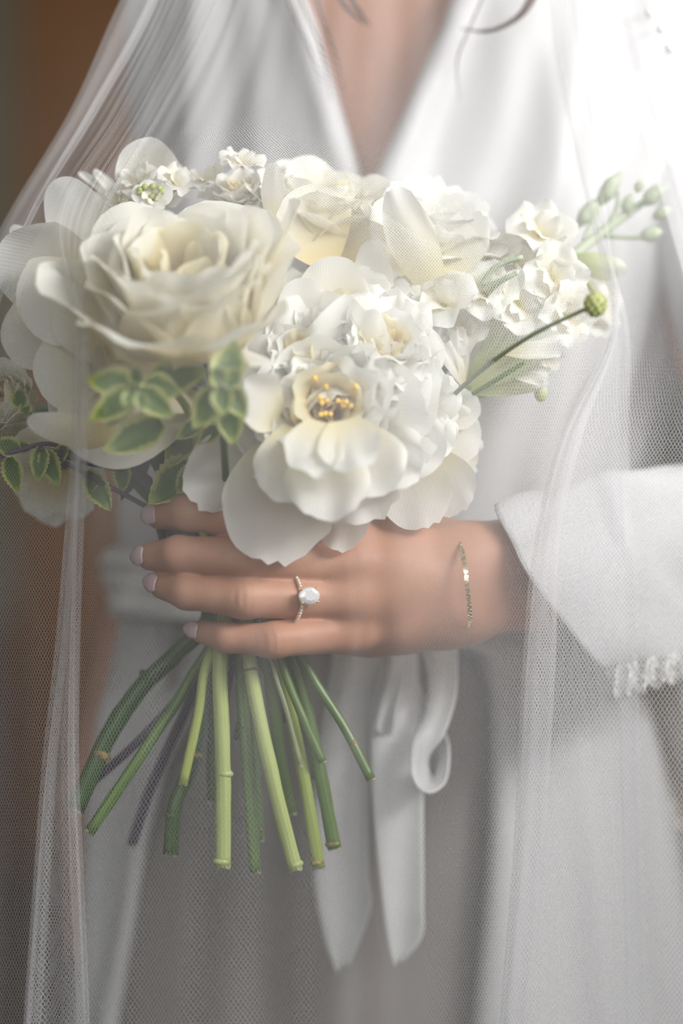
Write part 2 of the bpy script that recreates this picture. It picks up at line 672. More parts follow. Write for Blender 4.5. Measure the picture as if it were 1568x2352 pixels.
def body_sdf(G):
    a = np.interp(G[2], TZ, TA) - .010
    b = np.interp(G[2], TZ, TB) - .010
    q = np.sqrt(((G[0] - X0(G[2])) / a) ** 2 + ((G[1] - Y0) / b) ** 2)
    d = (q - 1) * np.minimum(a, b)
    d = np.maximum(d, .40 - G[2])
    d = np.maximum(d, G[2] - 1.62)
    sh = Vector((.178, .262, 1.462))
    d = smin(d, rcone(G, sh, ELBOW, .038, .030), .03)
    d = smin(d, rcone(G, ELBOW, WRIST.lerp(ELBOW, .42), .032, .0225), .012)
    # her other arm hangs at her side
    s2, e2, w2 = Vector((-.085, .30, 1.462)), Vector((-.092, .37, 1.20)), P(236, 1830, .30)
    d = smin(d, rcone(G, s2, e2, .042, .036), .03)
    d = smin(d, rcone(G, e2, w2, .036, .024), .012)
    hnd = w2 + Vector((.004, .0, -.09))
    d = smin(d, rcone(G, w2, hnd, .024, .028), .012)
    for i in range(4):
        f0 = hnd + Vector((-.002, -.02 + i * .016, -.005))
        d = smin(d, rcone(G, f0, f0 + Vector((.008, .002, -.07 + abs(i - 1.4) * .006)), .009, .0065), .004)
    return d


h2 = .005
lo2, hi2 = (-.24, .05, .38), (.33, .44, 1.63)
G = mk_grid(lo2, hi2, h2)
V2, F2 = surface_nets(body_sdf(G), lo2, h2)
V = np.vstack([V1, V2])
F = [tuple(int(i) for i in q) for q in F1] + [tuple(int(i) + len(V1) for i in q) for q in F2]
person = mobj('person', V, F, SKIN)
tag(person, 'woman in a white satin robe under a sheer veil, holding flowers with one hand', 'person')
sm = person.modifiers.new('smooth', 'SMOOTH')
sm.factor = .5
sm.iterations = 2

# fingernails: thin curved plates lying on the finger ends
for k, (J, R) in FJ.items():
    d3 = (J[3] - J[2]).normalized()
    view = Vector((.2, -1, .05)) if k == 'index' else Vector((-.35, -.92, .10))
    sh = -.003 if k == 'index' else 0
    nrm = (view - d3 * view.dot(d3)).normalized()
    side = d3.cross(nrm)
    r = R[3] + .0009
    V, uv = [], []
    nu, nv = 9, 9
    for j in range(nv):
        s_ = j / (nv - 1)
        for i in range(nu):
            u_ = -1 + 2 * i / (nu - 1)
            wd = .66 * math.sqrt(max(0.02, 1 - (abs(s_ * 2 - 1)) ** 3.2 * .55))
            ps = u_ * wd
            dd = sh - .0030 + s_ * .0125 - abs(u_) ** 2.5 * .0015 * (s_ if s_ > .5 else -s_)
            taper = r - .0022 * max(0, dd - .002) / .006
            V.append(J[3] + d3 * dd + (nrm * math.cos(ps) + side * math.sin(ps)) * taper)
            uv.append((i / (nu - 1), s_))
    nl = mobj('fingernail', V, grid_faces(nu, nv), NAIL, person, uv)
    so = nl.modifiers.new('thick', 'SOLIDIFY')
    so.thickness = .0007
    so.offset = 0

# ------------------------------------------------------------------ robe


def zpx(py, Y=.13):
    return P(784, py, Y).z


def robe_panel(name, side, edge, off, seed):
    """side +1: wraps towards +X.  edge: z -> angle of the front edge"""
    zs = np.linspace(.42, 1.555, 120)
    nu = 90
    ez, ea = zip(*sorted(edge))
    V, uv = [], []
    for z in zs:
        a = np.interp(z, TZ, TA)
        b = np.interp(z, TZ, TB)
        th0 = np.interp(z, ez, ea)
        for i in range(nu):
            tt = i / (nu - 1)
            th = th0 + side * (tt ** 1.15) * (PI + .1 - side * th0)
            q = side * (th - th0)
            am = min(1, q * 2.2 + .12)
            low = min(1, max(0, (1.12 - z) / .25))
            fold = .0045 * math.sin(11 * th + side * 9 * (z - 1.1) + seed) + .0035 * math.sin(23 * th - side * 13 * (z - 1.0) + 2.1 * seed)
            fold += .004 * mnoise.noise(Vector((th * 2.2 + seed, z * 4, 0)))
            fold += low * (.012 * math.sin(9 * th + 2.0 * z + seed * 1.7) + .007 * math.sin(17 * th + 1.3 * seed))
            gather = math.exp(-((z - 1.085) / .05) ** 2)
            fold += gather * .004 * math.sin(46 * th + seed)
            roll = .0055 * math.exp(-((q - .05) / .05) ** 2)
            hem = -.004 if i == 0 else 0
            r_ = off + am * fold + roll + hem - gather * .004
            V.append((X0(z) + (a + r_) * math.sin(th), Y0 - (b + r_) * math.cos(th), z))
            uv.append((tt, (z - .42) / 1.1))
    f = grid_faces(nu, len(zs))
    if side < 0:
        f = [q[::-1] for q in f]
    o = mobj(name, V, f, SATIN, person, uv)
    so = o.modifiers.new('thick', 'SOLIDIFY')
    so.thickness = .0012
    so.offset = -1
    return o


tz = [z for z in np.linspace(.42, 1.13, 60)]
V, uv = [], []
for z in tz:
    a, b = np.interp(z, TZ, TA) - .0035, np.interp(z, TZ, TB) - .0035
    lowz = min(1, max(0, (1.1 - z) / .25))
    for i in range(120):
        q = 2 * PI * i / 120
        r_ = lowz * (.004 * math.sin(8 * q + 3 * z) + .003 * math.sin(15 * q + 1 - 4 * z)) + .003 * mnoise.noise(Vector((math.sin(q) * 3, math.cos(q) * 3, z * 9)))
        V.append((X0(z) + (a + r_) * math.sin(q), Y0 - (b + r_) * math.cos(q), z))
        uv.append((i / 120, (z - .42)))
mobj('slip_dress', V, grid_faces(120, 60, True), SLIP, person, uv)


def edge_angles(pts, Yg=.125):
    e = []
    for x, y in pts:
        q = P(x, y, Yg)
        e.append((q.z, math.asin(max(-.95, min(.95, (q.x - float(X0(q.z))) / float(np.interp(q.z, TZ, TA)))))))
    return e


robe_panel('robe_front_panel', 1, edge_angles([(1180, -330), (1090, -120), (1030, 0), (868, 412), (620, 1100), (640, 1380), (1090, 1500), (1112, 1600), (1100, 2000), (1070, 2352), (1060, 2700)]), .014, 1.0)
robe_panel('robe_under_panel', -1, edge_angles([(560, -330), (672, -120), (722, 0), (768, 160), (832, 395), (980, 1100), (960, 1230), (680, 1470), (450, 1640), (385, 1780), (335, 1960), (268, 2352), (230, 2700)]), .006, 2.3)


def loft(name, rings, mat, parent, nres, nu=56, fold=.003, seed=0, kf=5, solid=.001, close=True, arc=(0, 2 * PI)):
    """rings: (centre, half axis A, half axis B)"""
    A = np.array([list(c) + list(a) + list(b) for c, a, b in rings], float)
    Q = cr(A, nres)
    V, uv = [], []
    for j in range(nres):
        c, a, b = Vector(Q[j][:3]), Vector(Q[j][3:6]), Vector(Q[j][6:9])
        s_ = j / (nres - 1)
        for i in range(nu):
            q = arc[0] + (arc[1] - arc[0]) * i / (nu if close else nu - 1)
            r_ = 1 + fold / .04 * (math.sin(kf * q + 7 * s_ + seed) * .5 + mnoise.noise(Vector((math.cos(q) * 1.6, math.sin(q) * 1.6 + seed, s_ * 9))))
            V.append(c + (a * math.cos(q) + b * math.sin(q)) * r_)
            uv.append((i / nu * 6, s_ * 4))
    o = mobj(name, V, grid_faces(nu, nres, close), mat, parent, uv)
    if solid:
        so = o.modifiers.new('thick', 'SOLIDIFY')
        so.thickness = solid
        so.offset = 0
    return o


def ring_tb(t_, b_, dep):
    t_, b_ = P(*t_), P(*b_)
    ax = (t_ - b_) / 2
    d_ = Vector((dep[0], dep[1], 0))
    return ((t_ + b_) / 2, ax, d_)


sl = [ring_tb((1150, 1165, .016), (1415, 1552, .05), (.012, .044)),
      ring_tb((1290, 1108, .038), (1545, 1528, .078), (.016, .046)),
      ring_tb((1420, 1080, .066), (1650, 1490, .108), (.022, .046)),
      ring_tb((1570, 1068, .098), (1760, 1430, .138), (.03, .046)),
      (Vector((.252, .165, 1.155)), Vector((-.045, -.014, .040)), Vector((-.026, .037, -.018))),
      (Vector((.235, .19, 1.25)), Vector((-.042, -.01, .012)), Vector((.01, .048, 0))),
      (Vector((.212, .23, 1.37)), Vector((-.05, -.01, .012)), Vector((.01, .056, 0))),
      (Vector((.182, .255, 1.46)), Vector((-.052, -.01, .02)), Vector((.01, .062, 0))),
      (Vector((.150, .26, 1.52)), Vector((-.03, 0, .045)), Vector((.0, .062, 0)))]
sleeve = loft('robe_sleeve', sl, SLEEVE, person, 90, 64, .0035, 3, 6)
# lace hem along the bell of the sleeve: scalloped flat strip under the cuff's lower edge


def lace_strip(name, pts, width_dir, wid, n, parent, nscal, seed=0):
    Q = cr(pts, n)
    V, uv = [], []
    m = 9
    for k in range(n):
        s_ = k / (n - 1)
        sc_ = .72 + .28 * abs(math.sin(PI * s_ * nscal))
        for i in range(m):
            v_ = i / (m - 1)
            p = Vector(Q[k]) + Vector(width_dir) * (wid * v_ * sc_)
            p.y += .004 * math.sin(s_ * nscal * 5 + v_ * 2 + seed)
            V.append(p)
            uv.append((s_ * nscal * .45, v_ * .5))
    o = mobj(name, V, grid_faces(m, n), LACE, parent, uv)
    so = o.modifiers.new('thick', 'SOLIDIFY')
    so.thickness = .0008
    return o


def rim_pt(q, grow=1.02):
    c, a, b = sl[0]
    return c + (a * math.cos(q) + b * math.sin(q)) * grow


lace_strip('lace_trim', [rim_pt(q) for q in np.linspace(1.15 * PI, 2.0 * PI - .9 * PI, 7)][::-1], (.35, -.02, -.8), .017, 60, sleeve, 7)
low = [P(1400, 1535, .02), P(1450, 1522, .03), P(1520, 1505, .045), P(1600, 1490, .06), P(1700, 1450, .08)]
lace_strip('lace_trim', low, (.1, .0, -1), .017, 60, sleeve, 8, 2)
# far side of the wide sleeve, hanging in the shade
dp = []
for (xl, y, xr, Yd) in ((1452, 1500, 1760, .20), (1466, 1600, 1780, .21), (1485, 1700, 1790, .215), (1520, 1800, 1800, .22), (1575, 1920, 1810, .22), (1660, 2060, 1800, .22)):
    dp.append([P(xl + (xr - xl) * i / 9, y + 12 * math.sin(i * .9), Yd + .012 * math.sin(i * 1.5)) for i in range(10)])
V, uv = [], []
cols = [cr([dp[j][i] for j in range(6)], 30) for i in range(10)]
for j in range(30):
    row = cr([cols[i][j] for i in range(10)], 40)
    for i in range(40):
        V.append(row[i])
        uv.append((i / 39, j / 29))
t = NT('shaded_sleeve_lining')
LINING = t.done(t.pbr((.66, .61, .56), .6))  # beige puts the shade on the white sleeve into its colour
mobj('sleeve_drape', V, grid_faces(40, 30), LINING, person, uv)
ed = [Vector(c_) for c_ in cols[0]]
for k in range(0, 30, 2):
    ball('lace_bead', ed[k] + Vector((-.001, -.003, 0)), .0032, LINING, bpy.data.objects['sleeve_drape'], nu=8, nv=6)
# other sleeve: short drape over her hanging arm
sr = [(Vector((-.060, .29, 1.52)), Vector((-.03, 0, .04)), Vector((0, .06, 0))),
      (Vector((-.085, .30, 1.46)), Vector((-.046, 0, .02)), Vector((0, .058, 0))),
      (Vector((-.088, .33, 1.34)), Vector((-.046, 0, .004)), Vector((0, .054, 0))),
      (Vector((-.092, .365, 1.23)), Vector((-.046, 0, 0)), Vector((0, .056, 0))),
      (Vector((-.096, .365, 1.16)), Vector((-.048, 0, 0)), Vector((0, .060, 0)))]
loft('robe_sleeve', sr, SATIN, person, 50, 56, .004, 8, 5)

# sash: waistband, two tails and a twisted loop
sash = loft('sash', [(Vector((.020, Y0, 1.088)), Vector((.163, 0, 0)), Vector((0, -.124, 0))),
                     (Vector((.020, Y0, 1.108)), Vector((.163, 0, 0)), Vector((0, -.124, 0))),
                     (Vector((.019, Y0, 1.128)), Vector((.163, 0, 0)), Vector((0, -.124, 0)))], RIBBON, person, 16, 80, .0012, 1, 9)


def ribbon(name, rows, mat, parent, n=70, m=13, fold=.004, kf=2.0, seed=0):
    """rows: (left px, right px, py, Y) cross sections; kept at real depth"""
    L = cr([P(a, y1, Y) for a, y1, b, y2, Y, Z in rows], n)
    R_ = cr([P(b, y2, Z) for a, y1, b, y2, Y, Z in rows], n)
    V, uv = [], []
    for k in range(n):
        l_, r_ = Vector(L[k]), Vector(R_[k])
        for i in range(m):
            u_ = i / (m - 1)
            p = l_.lerp(r_, u_)
            p.y -= fold * math.sin(PI * u_ * kf + seed + k * .03) + fold * .6 * math.sin(PI * u_)
            V.append(p)
            uv.append((u_, k / (n - 1)))
    o = mobj(name, V, grid_faces(m, n), mat, parent, uv)
    so = o.modifiers.new('thick', 'SOLIDIFY')
    so.thickness = .0011
    so.offset = 0
    return o


ribbon('sash_tail', [(770, 1480, 880, 1480, .095, .09), (745, 1620, 860, 1620, .085, .08), (722, 1800, 850, 1790, .09, .08),
                     (718, 2000, 845, 1990, .095, .085), (740, 2140, 850, 2090, .10, .09), (772, 2232, 800, 2215, .105, .10)], RIBBON, sash, kf=1.6)
ribbon('sash_tail', [(880, 1490, 960, 1490, .085, .09), (850, 1640, 965, 1640, .075, .07), (852, 1800, 972, 1770, .07, .065),
                     (862, 1950, 972, 1930, .072, .066), (880, 2100, 972, 2080, .075, .07), (893, 2180, 968, 2150, .078, .074), (905, 2222, 925, 2205, .08, .078)], RIBBON, sash, kf=1.3, seed=1)
ribbon('sash_loop', [(965, 1480, 1050, 1490, .08, .075), (985, 1560, 1050, 1560, .07, .06), (975, 1640, 1042, 1620, .06, .055), (945, 1700, 1018, 1690, .052, .05),
                     (943, 1770, 985, 1735, .048, .055), (960, 1808, 985, 1770, .045, .065), (990, 1820, 996, 1782, .045, .07), (1022, 1795, 1002, 1770, .05, .07), (1031, 1740, 1004, 1735, .055, .075),
                     (1024, 1690, 990, 1690, .065, .085), (990, 1640, 950, 1640, .08, .09), (960, 1560, 930, 1560, .09, .095), (950, 1490, 920, 1490, .092, .098)], RIBBON, sash, n=110, fold=.0015)
ribbon('sash_loop', [(900, 1470, 935, 1490, .08, .085), (880, 1560, 925, 1570, .07, .06), (862, 1640, 905, 1650, .062, .055), (870, 1680, 900, 1690, .062, .075), (900, 1640, 930, 1650, .085, .09), (930, 1560, 960, 1560, .09, .095)], RIBBON, sash, fold=.002)

# loose hair
hr = random.Random(11)
for pts, r_ in (([(1260, -120, .10), (1215, 0, .08), (1180, 45, .08), (1120, 72, .085), (1060, 66, .10)], .0016),
                ([(1265, -120, .10), (1222, 5, .08), (1165, 58, .08), (1100, 70, .09)], .0012),
                ([(1150, -100, .1), (1080, 60, .095), (1050, 140, .095), (1055, 230, .10)], .0006),
                ([(700, -120, .09), (735, 20, .085), (770, 120, .09), (790, 210, .10)], .0008),
                ([(620, -140, .12), (660, 0, .10), (700, 90, .10), (740, 190, .11)], .0008),
                ([(640, -140, .12), (690, 0, .10), (735, 110, .10), (760, 230, .11)], .0007),
                ([(770, -150, .10), (785, -60, .10), (815, 10, .10), (850, 60, .11)], .002),
                ([(740, -150, .10), (765, -60, .10), (790, 10, .10), (835, 55, .11)], .002)):
    tube('hair_lock', [P(*q) for q in pts], [r_, r_, r_ * .8, r_ * .25], HAIR, person, 8, 30)

# ------------------------------------------------------------------ petals, leaves


def petal_grid(L, W, ab, am, at, R, base_w=.32, rnd_=.42, ruf=.03, rk=2.2, curl=.05, jag=.0, seed=0, nu=13, nv=11, pw=2.6, notch=0):
    NS = 30
    r_, z_ = [0.0], [0.0]
    al = []
    for k in range(NS):
        s_ = (k + .5) / NS
        if s_ < .55:
            q = s_ / .55
            q = q * q * (3 - 2 * q)
            a = ab + (am - ab) * q
        else:
            q = (s_ - .55) / .45
            a = am + (at - am) * q * q
        a = math.radians(a)
        al.append(a)
        r_.append(r_[-1] + math.sin(a) * L / NS)
        z_.append(z_[-1] + math.cos(a) * L / NS)
    al.append(al[-1])
    V, uv = [], []
    for j in range(nv):
        v_ = j / (nv - 1)
        for i in range(nu):
            u_ = -1 + 2 * i / (nu - 1)
            f = 1 - rnd_ * abs(u_) ** pw - notch * math.exp(-(u_ / .18) ** 2)
            if jag:
                f += jag * mnoise.noise(Vector((u_ * 5.5 + seed * 3.1, seed, 0))) + jag * .5 * mnoise.noise(Vector((u_ * 14 + seed, seed, 3)))
            s_ = max(0, min(1.08, v_ * f))
            x = min(s_, 1.0) * NS
            k = min(int(x), NS - 1)
            q = x - k
            cr_ = r_[k] + (r_[k + 1] - r_[k]) * q
            cz = z_[k] + (z_[k + 1] - z_[k]) * q
            a = al[k]
            wd = W * (base_w + (1 - base_w) * math.sin(min(s_ * 1.35, 1) * PI / 2))
            ps = u_ * wd / R
            lat = R * math.sin(ps)
            inn = R * (1 - math.cos(ps))
            e = max(abs(u_) ** 3 * v_, v_ ** 5)
            d_ = inn - curl * L * e
            d_ += ruf * L * v_ * v_ * (math.sin(rk * PI * u_ + seed * 1.7) * .6 + mnoise.noise(Vector((u_ * 2.1 + seed * 7.3, v_ * 2.0, seed))) * 1.3)
            V.append((cr_ - math.cos(a) * d_, lat, cz + math.sin(a) * d_))
            uv.append((i / (nu - 1), min(1, s_)))
    return V, grid_faces(nu, nv), uv


def frame(c, axis, spin=0.0):
    z = Vector(axis).normalized()
    x = Vector((1, .02, .01)) - z * z.x
    x = (x - z * x.dot(z)).normalized()
    y = z.cross(x)
    M = Matrix((x, y, z)).transposed().to_4x4()
    return Matrix.Translation(c) @ M @ Matrix.Rotation(spin, 4, 'Z')


class Flower:
    def __init__(s, name, c, axis, R, label, cat, group=None, drop=.45, spin=0.0, seed=1):
        """R in metres; c = visible middle of the flower"""
        a = Vector(axis).normalized()
        s.M = frame(Vector(c) - a * (drop * R), axis, spin)
        s.inv = s.M.inverted()
        s.R, s.axis = R, a
        s.root = empty(name, s.M)
        s.seed = seed
        s.X = Matrix.Identity(4)
        s.rng = random.Random(seed)
        tag(s.root, label, cat, group)

    def ring(s, n, L, W, ab, am, at, Rc, mat, ph=0.0, jit=.12, name='petal', z=0.0, lo=0, hi=2 * PI, **kw):
        rg = s.rng
        for k in range(n):
            j = lambda a: a * (1 + rg.uniform(-jit, jit))
            V, F, uv = petal_grid(j(L) * s.R, j(W) * s.R, ab + rg.uniform(-6, 6), am + rg.uniform(-60, 60) * jit, at + rg.uniform(-90, 90) * jit,
                                  Rc * s.R, seed=rg.uniform(0, 50), **kw)
            q = lo + (hi - lo) * k / n + ph + rg.uniform(-.5, .5) * jit * 2
            c_, s_ = math.cos(q), math.sin(q)
            V = [s.X @ Vector((x * c_ - y * s_, x * s_ + y * c_, zz + z * s.R)) for x, y, zz in V]
            mobj(name, V, F, mat, s.root, uv)

    def between(s, base, tip, W, nrm, mat, bend=0.0, Rc=None, curl=.0, ruf=.03, rk=2.0, rnd_=.45, base_w=.35, jag=0, seed=0, name='petal', nu=15, nv=13, leaf=False, pw=2.6, parent=None, wmid=.6):
        """petal from base to tip (world points); nrm = side it is hollow to"""
        b, t_ = Vector(base), Vector(tip)
        d_ = t_ - b
        L = d_.length
        d_ = d_ / L
        n_ = Vector(nrm)
        n_ = (n_ - d_ * n_.dot(d_)).normalized()
        sd = d_.cross(n_)
        Rc = Rc or W * 1.6
        V, uv = [], []
        for j in range(nv):
            v_ = j / (nv - 1)
            for i in range(nu):
                u_ = -1 + 2 * i / (nu - 1)
                if leaf:
                    f = 1.0
                    s_ = v_
                    wd = W * 1.05 * math.sin(PI * min(1, v_ * .97 + .03) ** .8) ** .8 * (1.12 - .35 * v_)
                    if jag:
                        wd *= 1 + jag * (abs((v_ * 9) % 1 - .5) - .25) * (1 if abs(u_) > .8 else 0)
                else:
                    f = 1 - rnd_ * abs(u_) ** pw
                    if jag:
                        f += jag * mnoise.noise(Vector((u_ * 5.5 + seed * 3.1, seed, 0))) + jag * .5 * mnoise.noise(Vector((u_ * 14 + seed, seed, 3)))
                    s_ = v_ * f
                    wd = W * (base_w + (1 - base_w) * math.sin(min(s_ / wmid, 1) * PI / 2))
                ps = u_ * wd / Rc
                e = max(abs(u_) ** 3 * v_, v_ ** 4)
                dn = Rc * (1 - math.cos(ps)) - 4 * bend * L * s_ * (1 - s_) - curl * L * e
                dn += ruf * L * v_ * v_ * (math.sin(rk * PI * u_ + seed * 1.7) * .6 + 1.2 * mnoise.noise(Vector((u_ * 2.1 + seed * 7.3, v_ * 2.0, seed))))
                if leaf:
                    dn += W * .22 * (abs(u_) - .5)
                p = b + d_ * (L * s_) + sd * (Rc * math.sin(ps)) + n_ * dn
                V.append(s.inv @ p)
                uv.append((i / (nu - 1), v_ if leaf else min(1, s_)))
        return mobj(name, V, grid_faces(nu, nv), mat, parent or s.root, uv)

    def leaf(s, base, tip, W, nrm=(0, -1, .2), bend=.06, **kw):
        kw.setdefault('jag', .22)
        return s.between(P(*base), P(*tip), W * S, nrm, kw.pop('mat', LEAF), bend=bend, Rc=W * S * 2.2, ruf=.04, name='leaf', leaf=True, nu=11, nv=19, **kw)

    def tube(s, name, pts, rad, mat, parent=None, **kw):
        return tube(name, [P(*q) for q in pts], rad, mat, parent or s.root, inv=s.inv, **kw)

    def ball(s, name, c, r, mat, parent=None, **kw):
        return ball(name, P(*c), r, mat, parent or s.root, inv=s.inv, **kw)

    def stem(s, mat, rpx, way, nodes=(), up=None):
        """way: picture-unit way points with depth, first = in the grip, last = cut end"""
        top = s.M.translation
        w_ = [P(*q) for q in way]
        pts = [top]
        if up:
            pts += [P(*q) for q in up]
        mid = top.lerp(w_[0], .55)
        mid = mid + (Vector((w_[0].x, w_[0].y, mid.z)) - mid) * .35
        pts += [mid] + w_
        r_ = rpx * S
        V, F, uv = tube_data(pts, [r_ * .8, r_ * .85] + [r_ * .95] * 2 + [r_, r_, r_ * 1.03], 12, 46, .10, s.seed)
        st = mobj('stem', [s.inv @ v for v in V], F, mat, s.root, uv)
        e = w_[-1]
        d_ = (w_[-1] - w_[-2]).normalized()
        V, F = [s.inv @ (e + d_ * .0007)], []
        a = d_.cross(Vector((0, 1, .1))).normalized()
        b = d_.cross(a)
        for i in range(12):
            q = 2 * PI * i / 12
            V.append(s.inv @ (e + (a * math.cos(q) + b * math.sin(q)) * r_ * .97 + d_ * (.0004 + .0006 * math.sin(3 * q))))
        for i in range(12):
            q = 2 * PI * i / 12
            V.append(s.inv @ (e + (a * math.cos(q) + b * math.sin(q)) * r_ * 1.02 - d_ * .0008))
        F = [(0, 1 + (i + 1) % 12, 1 + i) for i in range(12)] + [(1 + i, 1 + (i + 1) % 12, 13 + (i + 1) % 12, 13 + i) for i in range(12)]
        mobj('cut_end', V, F, CUT, st)
        Qp = cr(pts, 160)
        for (x, y, Y, rr, sd) in nodes:
            g = np.array(P(x, y, Y))
            k = int(np.argmin(((Qp - g) ** 2).sum(1)))
            k = min(max(k, 1), 157)
            t_ = Vector(Qp[k + 1] - Qp[k - 1]).normalized()
            c_ = Vector(Qp[k]) * .78 + Vector(g) * .22
            rot = t_.to_track_quat('Z', 'Y').to_matrix()
            ball('node', c_, r_ * 1.16, SCAR if sd else mat, st, inv=s.inv, sq=(1, 1, .55), nu=12, nv=8, rot=rot)
        return st


def rose(f, mat, outer=True):
    f.ring(4, .52, .20, 40, -6, 6, .25, HEART, ph=.3, ruf=.03, curl=.03)
    f.ring(3, .82, .17, 62, -8, 6, .30, HEART, ph=1.0, ruf=.04, curl=.03)
    f.ring(6, 1.08, .46, 95, -10, 2, .44, HEART, ph=.2, ruf=.03, curl=.03)
    f.ring(7, 1.24, .52, 102, -7, 6, .53, mat, ph=.9, ruf=.035, curl=.04)
    f.ring(7, 1.33, .56, 108, -2, 14, .63, mat, ph=.4, ruf=.035, curl=.05)
    f.ring(7, 1.40, .60, 112, 5, 26, .74, mat, ph=.1, ruf=.04, curl=.06)
    f.ring(7, 1.45, .66, 115, 13, 34, .85, mat, ph=1.2, ruf=.04, curl=.07)
    if outer:
        f.ring(6, 1.48, .72, 118, 27, 54, 1.0, mat, ph=.1, ruf=.05, curl=.08)


def peony(f, mat, inner=24, guard=8, jag=.10):
    j_ = max(jag, .10)
    m = lambda q: max(4, int(inner * q))
    f.ring(5, .36, .22, 14, 4, 18, .3, HEART, ph=.5, ruf=.07, jag=.1, rnd_=.4, jit=.3, z=.26)
    f.ring(6, .48, .30, 44, 16, 32, .42, HEART, ph=.1, ruf=.08, jag=.1, rnd_=.4, jit=.3, z=.2)
    f.ring(m(.24), .62, .36, 54, 20, 36, .5, HEART, ph=.3, ruf=.09, jag=j_ * .8, rnd_=.38, jit=.25, z=.12)
    f.ring(m(.27), .76, .40, 62, 24, 44, .52, mat, ph=.8, ruf=.10, jag=j_ * .8, rnd_=.35, jit=.25, z=.06)
    f.ring(m(.30), .88, .44, 70, 30, 52, .55, mat, ph=.1, ruf=.11, jag=j_ * .8, rnd_=.35, jit=.22)
    f.ring(m(.32), .98, .48, 80, 40, 60, .6, mat, ph=.6, ruf=.11, jag=j_ * .8, rnd_=.35, jit=.22)
    f.ring(m(.32), 1.06, .52, 88, 52, 70, .7, mat, ph=.2, ruf=.10, jag=j_ * .8, rnd_=.35, jit=.2)
    f.ring(guard, 1.14, .56, 94, 62, 80, .85, mat, ph=.2, ruf=.09, jag=jag * .6, rnd_=.4)


BQ = 'flowers and sprigs of the bridal bouquet'
FR = lambda px: px * S

# front-left garden rose
f1 = Flower('garden_rose', P(420, 655, -.072), (-.06, -.62, .78), FR(245), 'large open cream garden rose facing up at the front left of the bouquet', 'flower', BQ, seed=3)
rose(f1, CREAM)
f1.between(P(330, 800, -.10), P(640, 815, -.09), FR(70), (0, -.3, 1), CREAM, bend=.05, curl=.05, seed=4)
f1.between(P(560, 700, -.08), P(660, 450, -.055), FR(75), (-1, -.5, .1), CREAM, bend=.08, curl=.06, seed=5)
f1.stem(ST_DARK, 17, [(530, 1400, .010), (480, 1560, .008), (440, 1750, .004), (402, 1850, 0), (391, 1962, 0)], nodes=[(455, 1735, .002, 20, 1), (385, 1872, 0, 19, 0)])

# front peony
f2 = Flower('peony', P(760, 930, -.055), (.0, -.97, .12), FR(235), 'large ruffled white peony with a yellow heart at the front of the bouquet', 'flower', BQ, drop=.5, seed=7)
peony(f2, WHITE, 28, 8)
for k in range(14):
    q, r_ = f2.rng.uniform(0, 2 * PI), f2.rng.uniform(.02, .2) * f2.R
    a_ = Vector((math.cos(q) * r_, math.sin(q) * r_, .2 * f2.R))
    b_ = Vector((math.cos(q) * r_ * 1.6, math.sin(q) * r_ * 1.6, (.60 + f2.rng.uniform(0, .12)) * f2.R))
    tube('stamen', [a_, a_.lerp(b_, .5), b_], [.0007, .0007, .0013], STAMEN, f2.root, 6, 6)
for bx, by, bY, tx, ty, tY, W, nr, bd, cu, sd in (
        (690, 1000, -.05, 600, 1285, -.060, 135, (.25, -.9, .4), .10, .10, 1),
        (620, 1000, -.045, 440, 1150, -.05, 95, (.5, -.8, .2), .12, .06, 2),
        (690, 985, -.062, 655, 1150, -.078, 92, (.1, -.9, .45), .08, .06, 13),
        (740, 1000, -.068, 760, 1185, -.086, 100, (.0, -.9, .5), .08, .10, 3),
        (810, 990, -.062, 880, 1130, -.076, 92, (-.15, -.9, .45), .08, .08, 14),
        (740, 970, -.078, 705, 1085, -.098, 70, (.1, -.8, .5), .06, .05, 15),
        (790, 965, -.078, 815, 1075, -.098, 74, (-.1, -.8, .5), .06, .06, 16),
        (820, 1000, -.03, 775, 1265, -.035, 75, (.0, -.9, .3), .05, .03, 4),
        (640, 960, -.06, 555, 890, -.085, 70, (.3, -.9, .1), .05, .02, 5),
        (870, 980, -.04, 1010, 1060, -.05, 90, (-.4, -.8, .3), .08, .08, 10)):
    f2.between(P(bx, by, bY), P(tx, ty, tY), FR(W), nr, WHITE, bend=bd, curl=cu, seed=sd, jag=.07, ruf=.085, rnd_=.38, base_w=.45)
f2.X = f2.inv @ frame(P(890, 770, -.045), (.12, -.8, .55)) @ Matrix.Translation((0, 0, -.02))
f2.R *= .62
peony(f2, WHITE, 26, 8, .12)
f2.X = f2.inv @ frame(P(690, 790, -.05), (-.1, -.8, .5)) @ Matrix.Translation((0, 0, -.02))
f2.R *= .9
peony(f2, WHITE, 18, 7, .10)
f2.X = f2.inv @ frame(P(960, 930, -.04), (.4, -.85, .1)) @ Matrix.Translation((0, 0, -.02))
peony(f2, WHITE, 20, 7, .12)
f2.R = FR(235)
f2.stem(ST_PALE, 18, [(522, 1400, -.008), (505, 1530, -.012), (512, 1750, -.014), (512, 1992, -.015)], nodes=[(527, 1775, -.014, 9, 0), (492, 1985, -.016, 12, 0)])

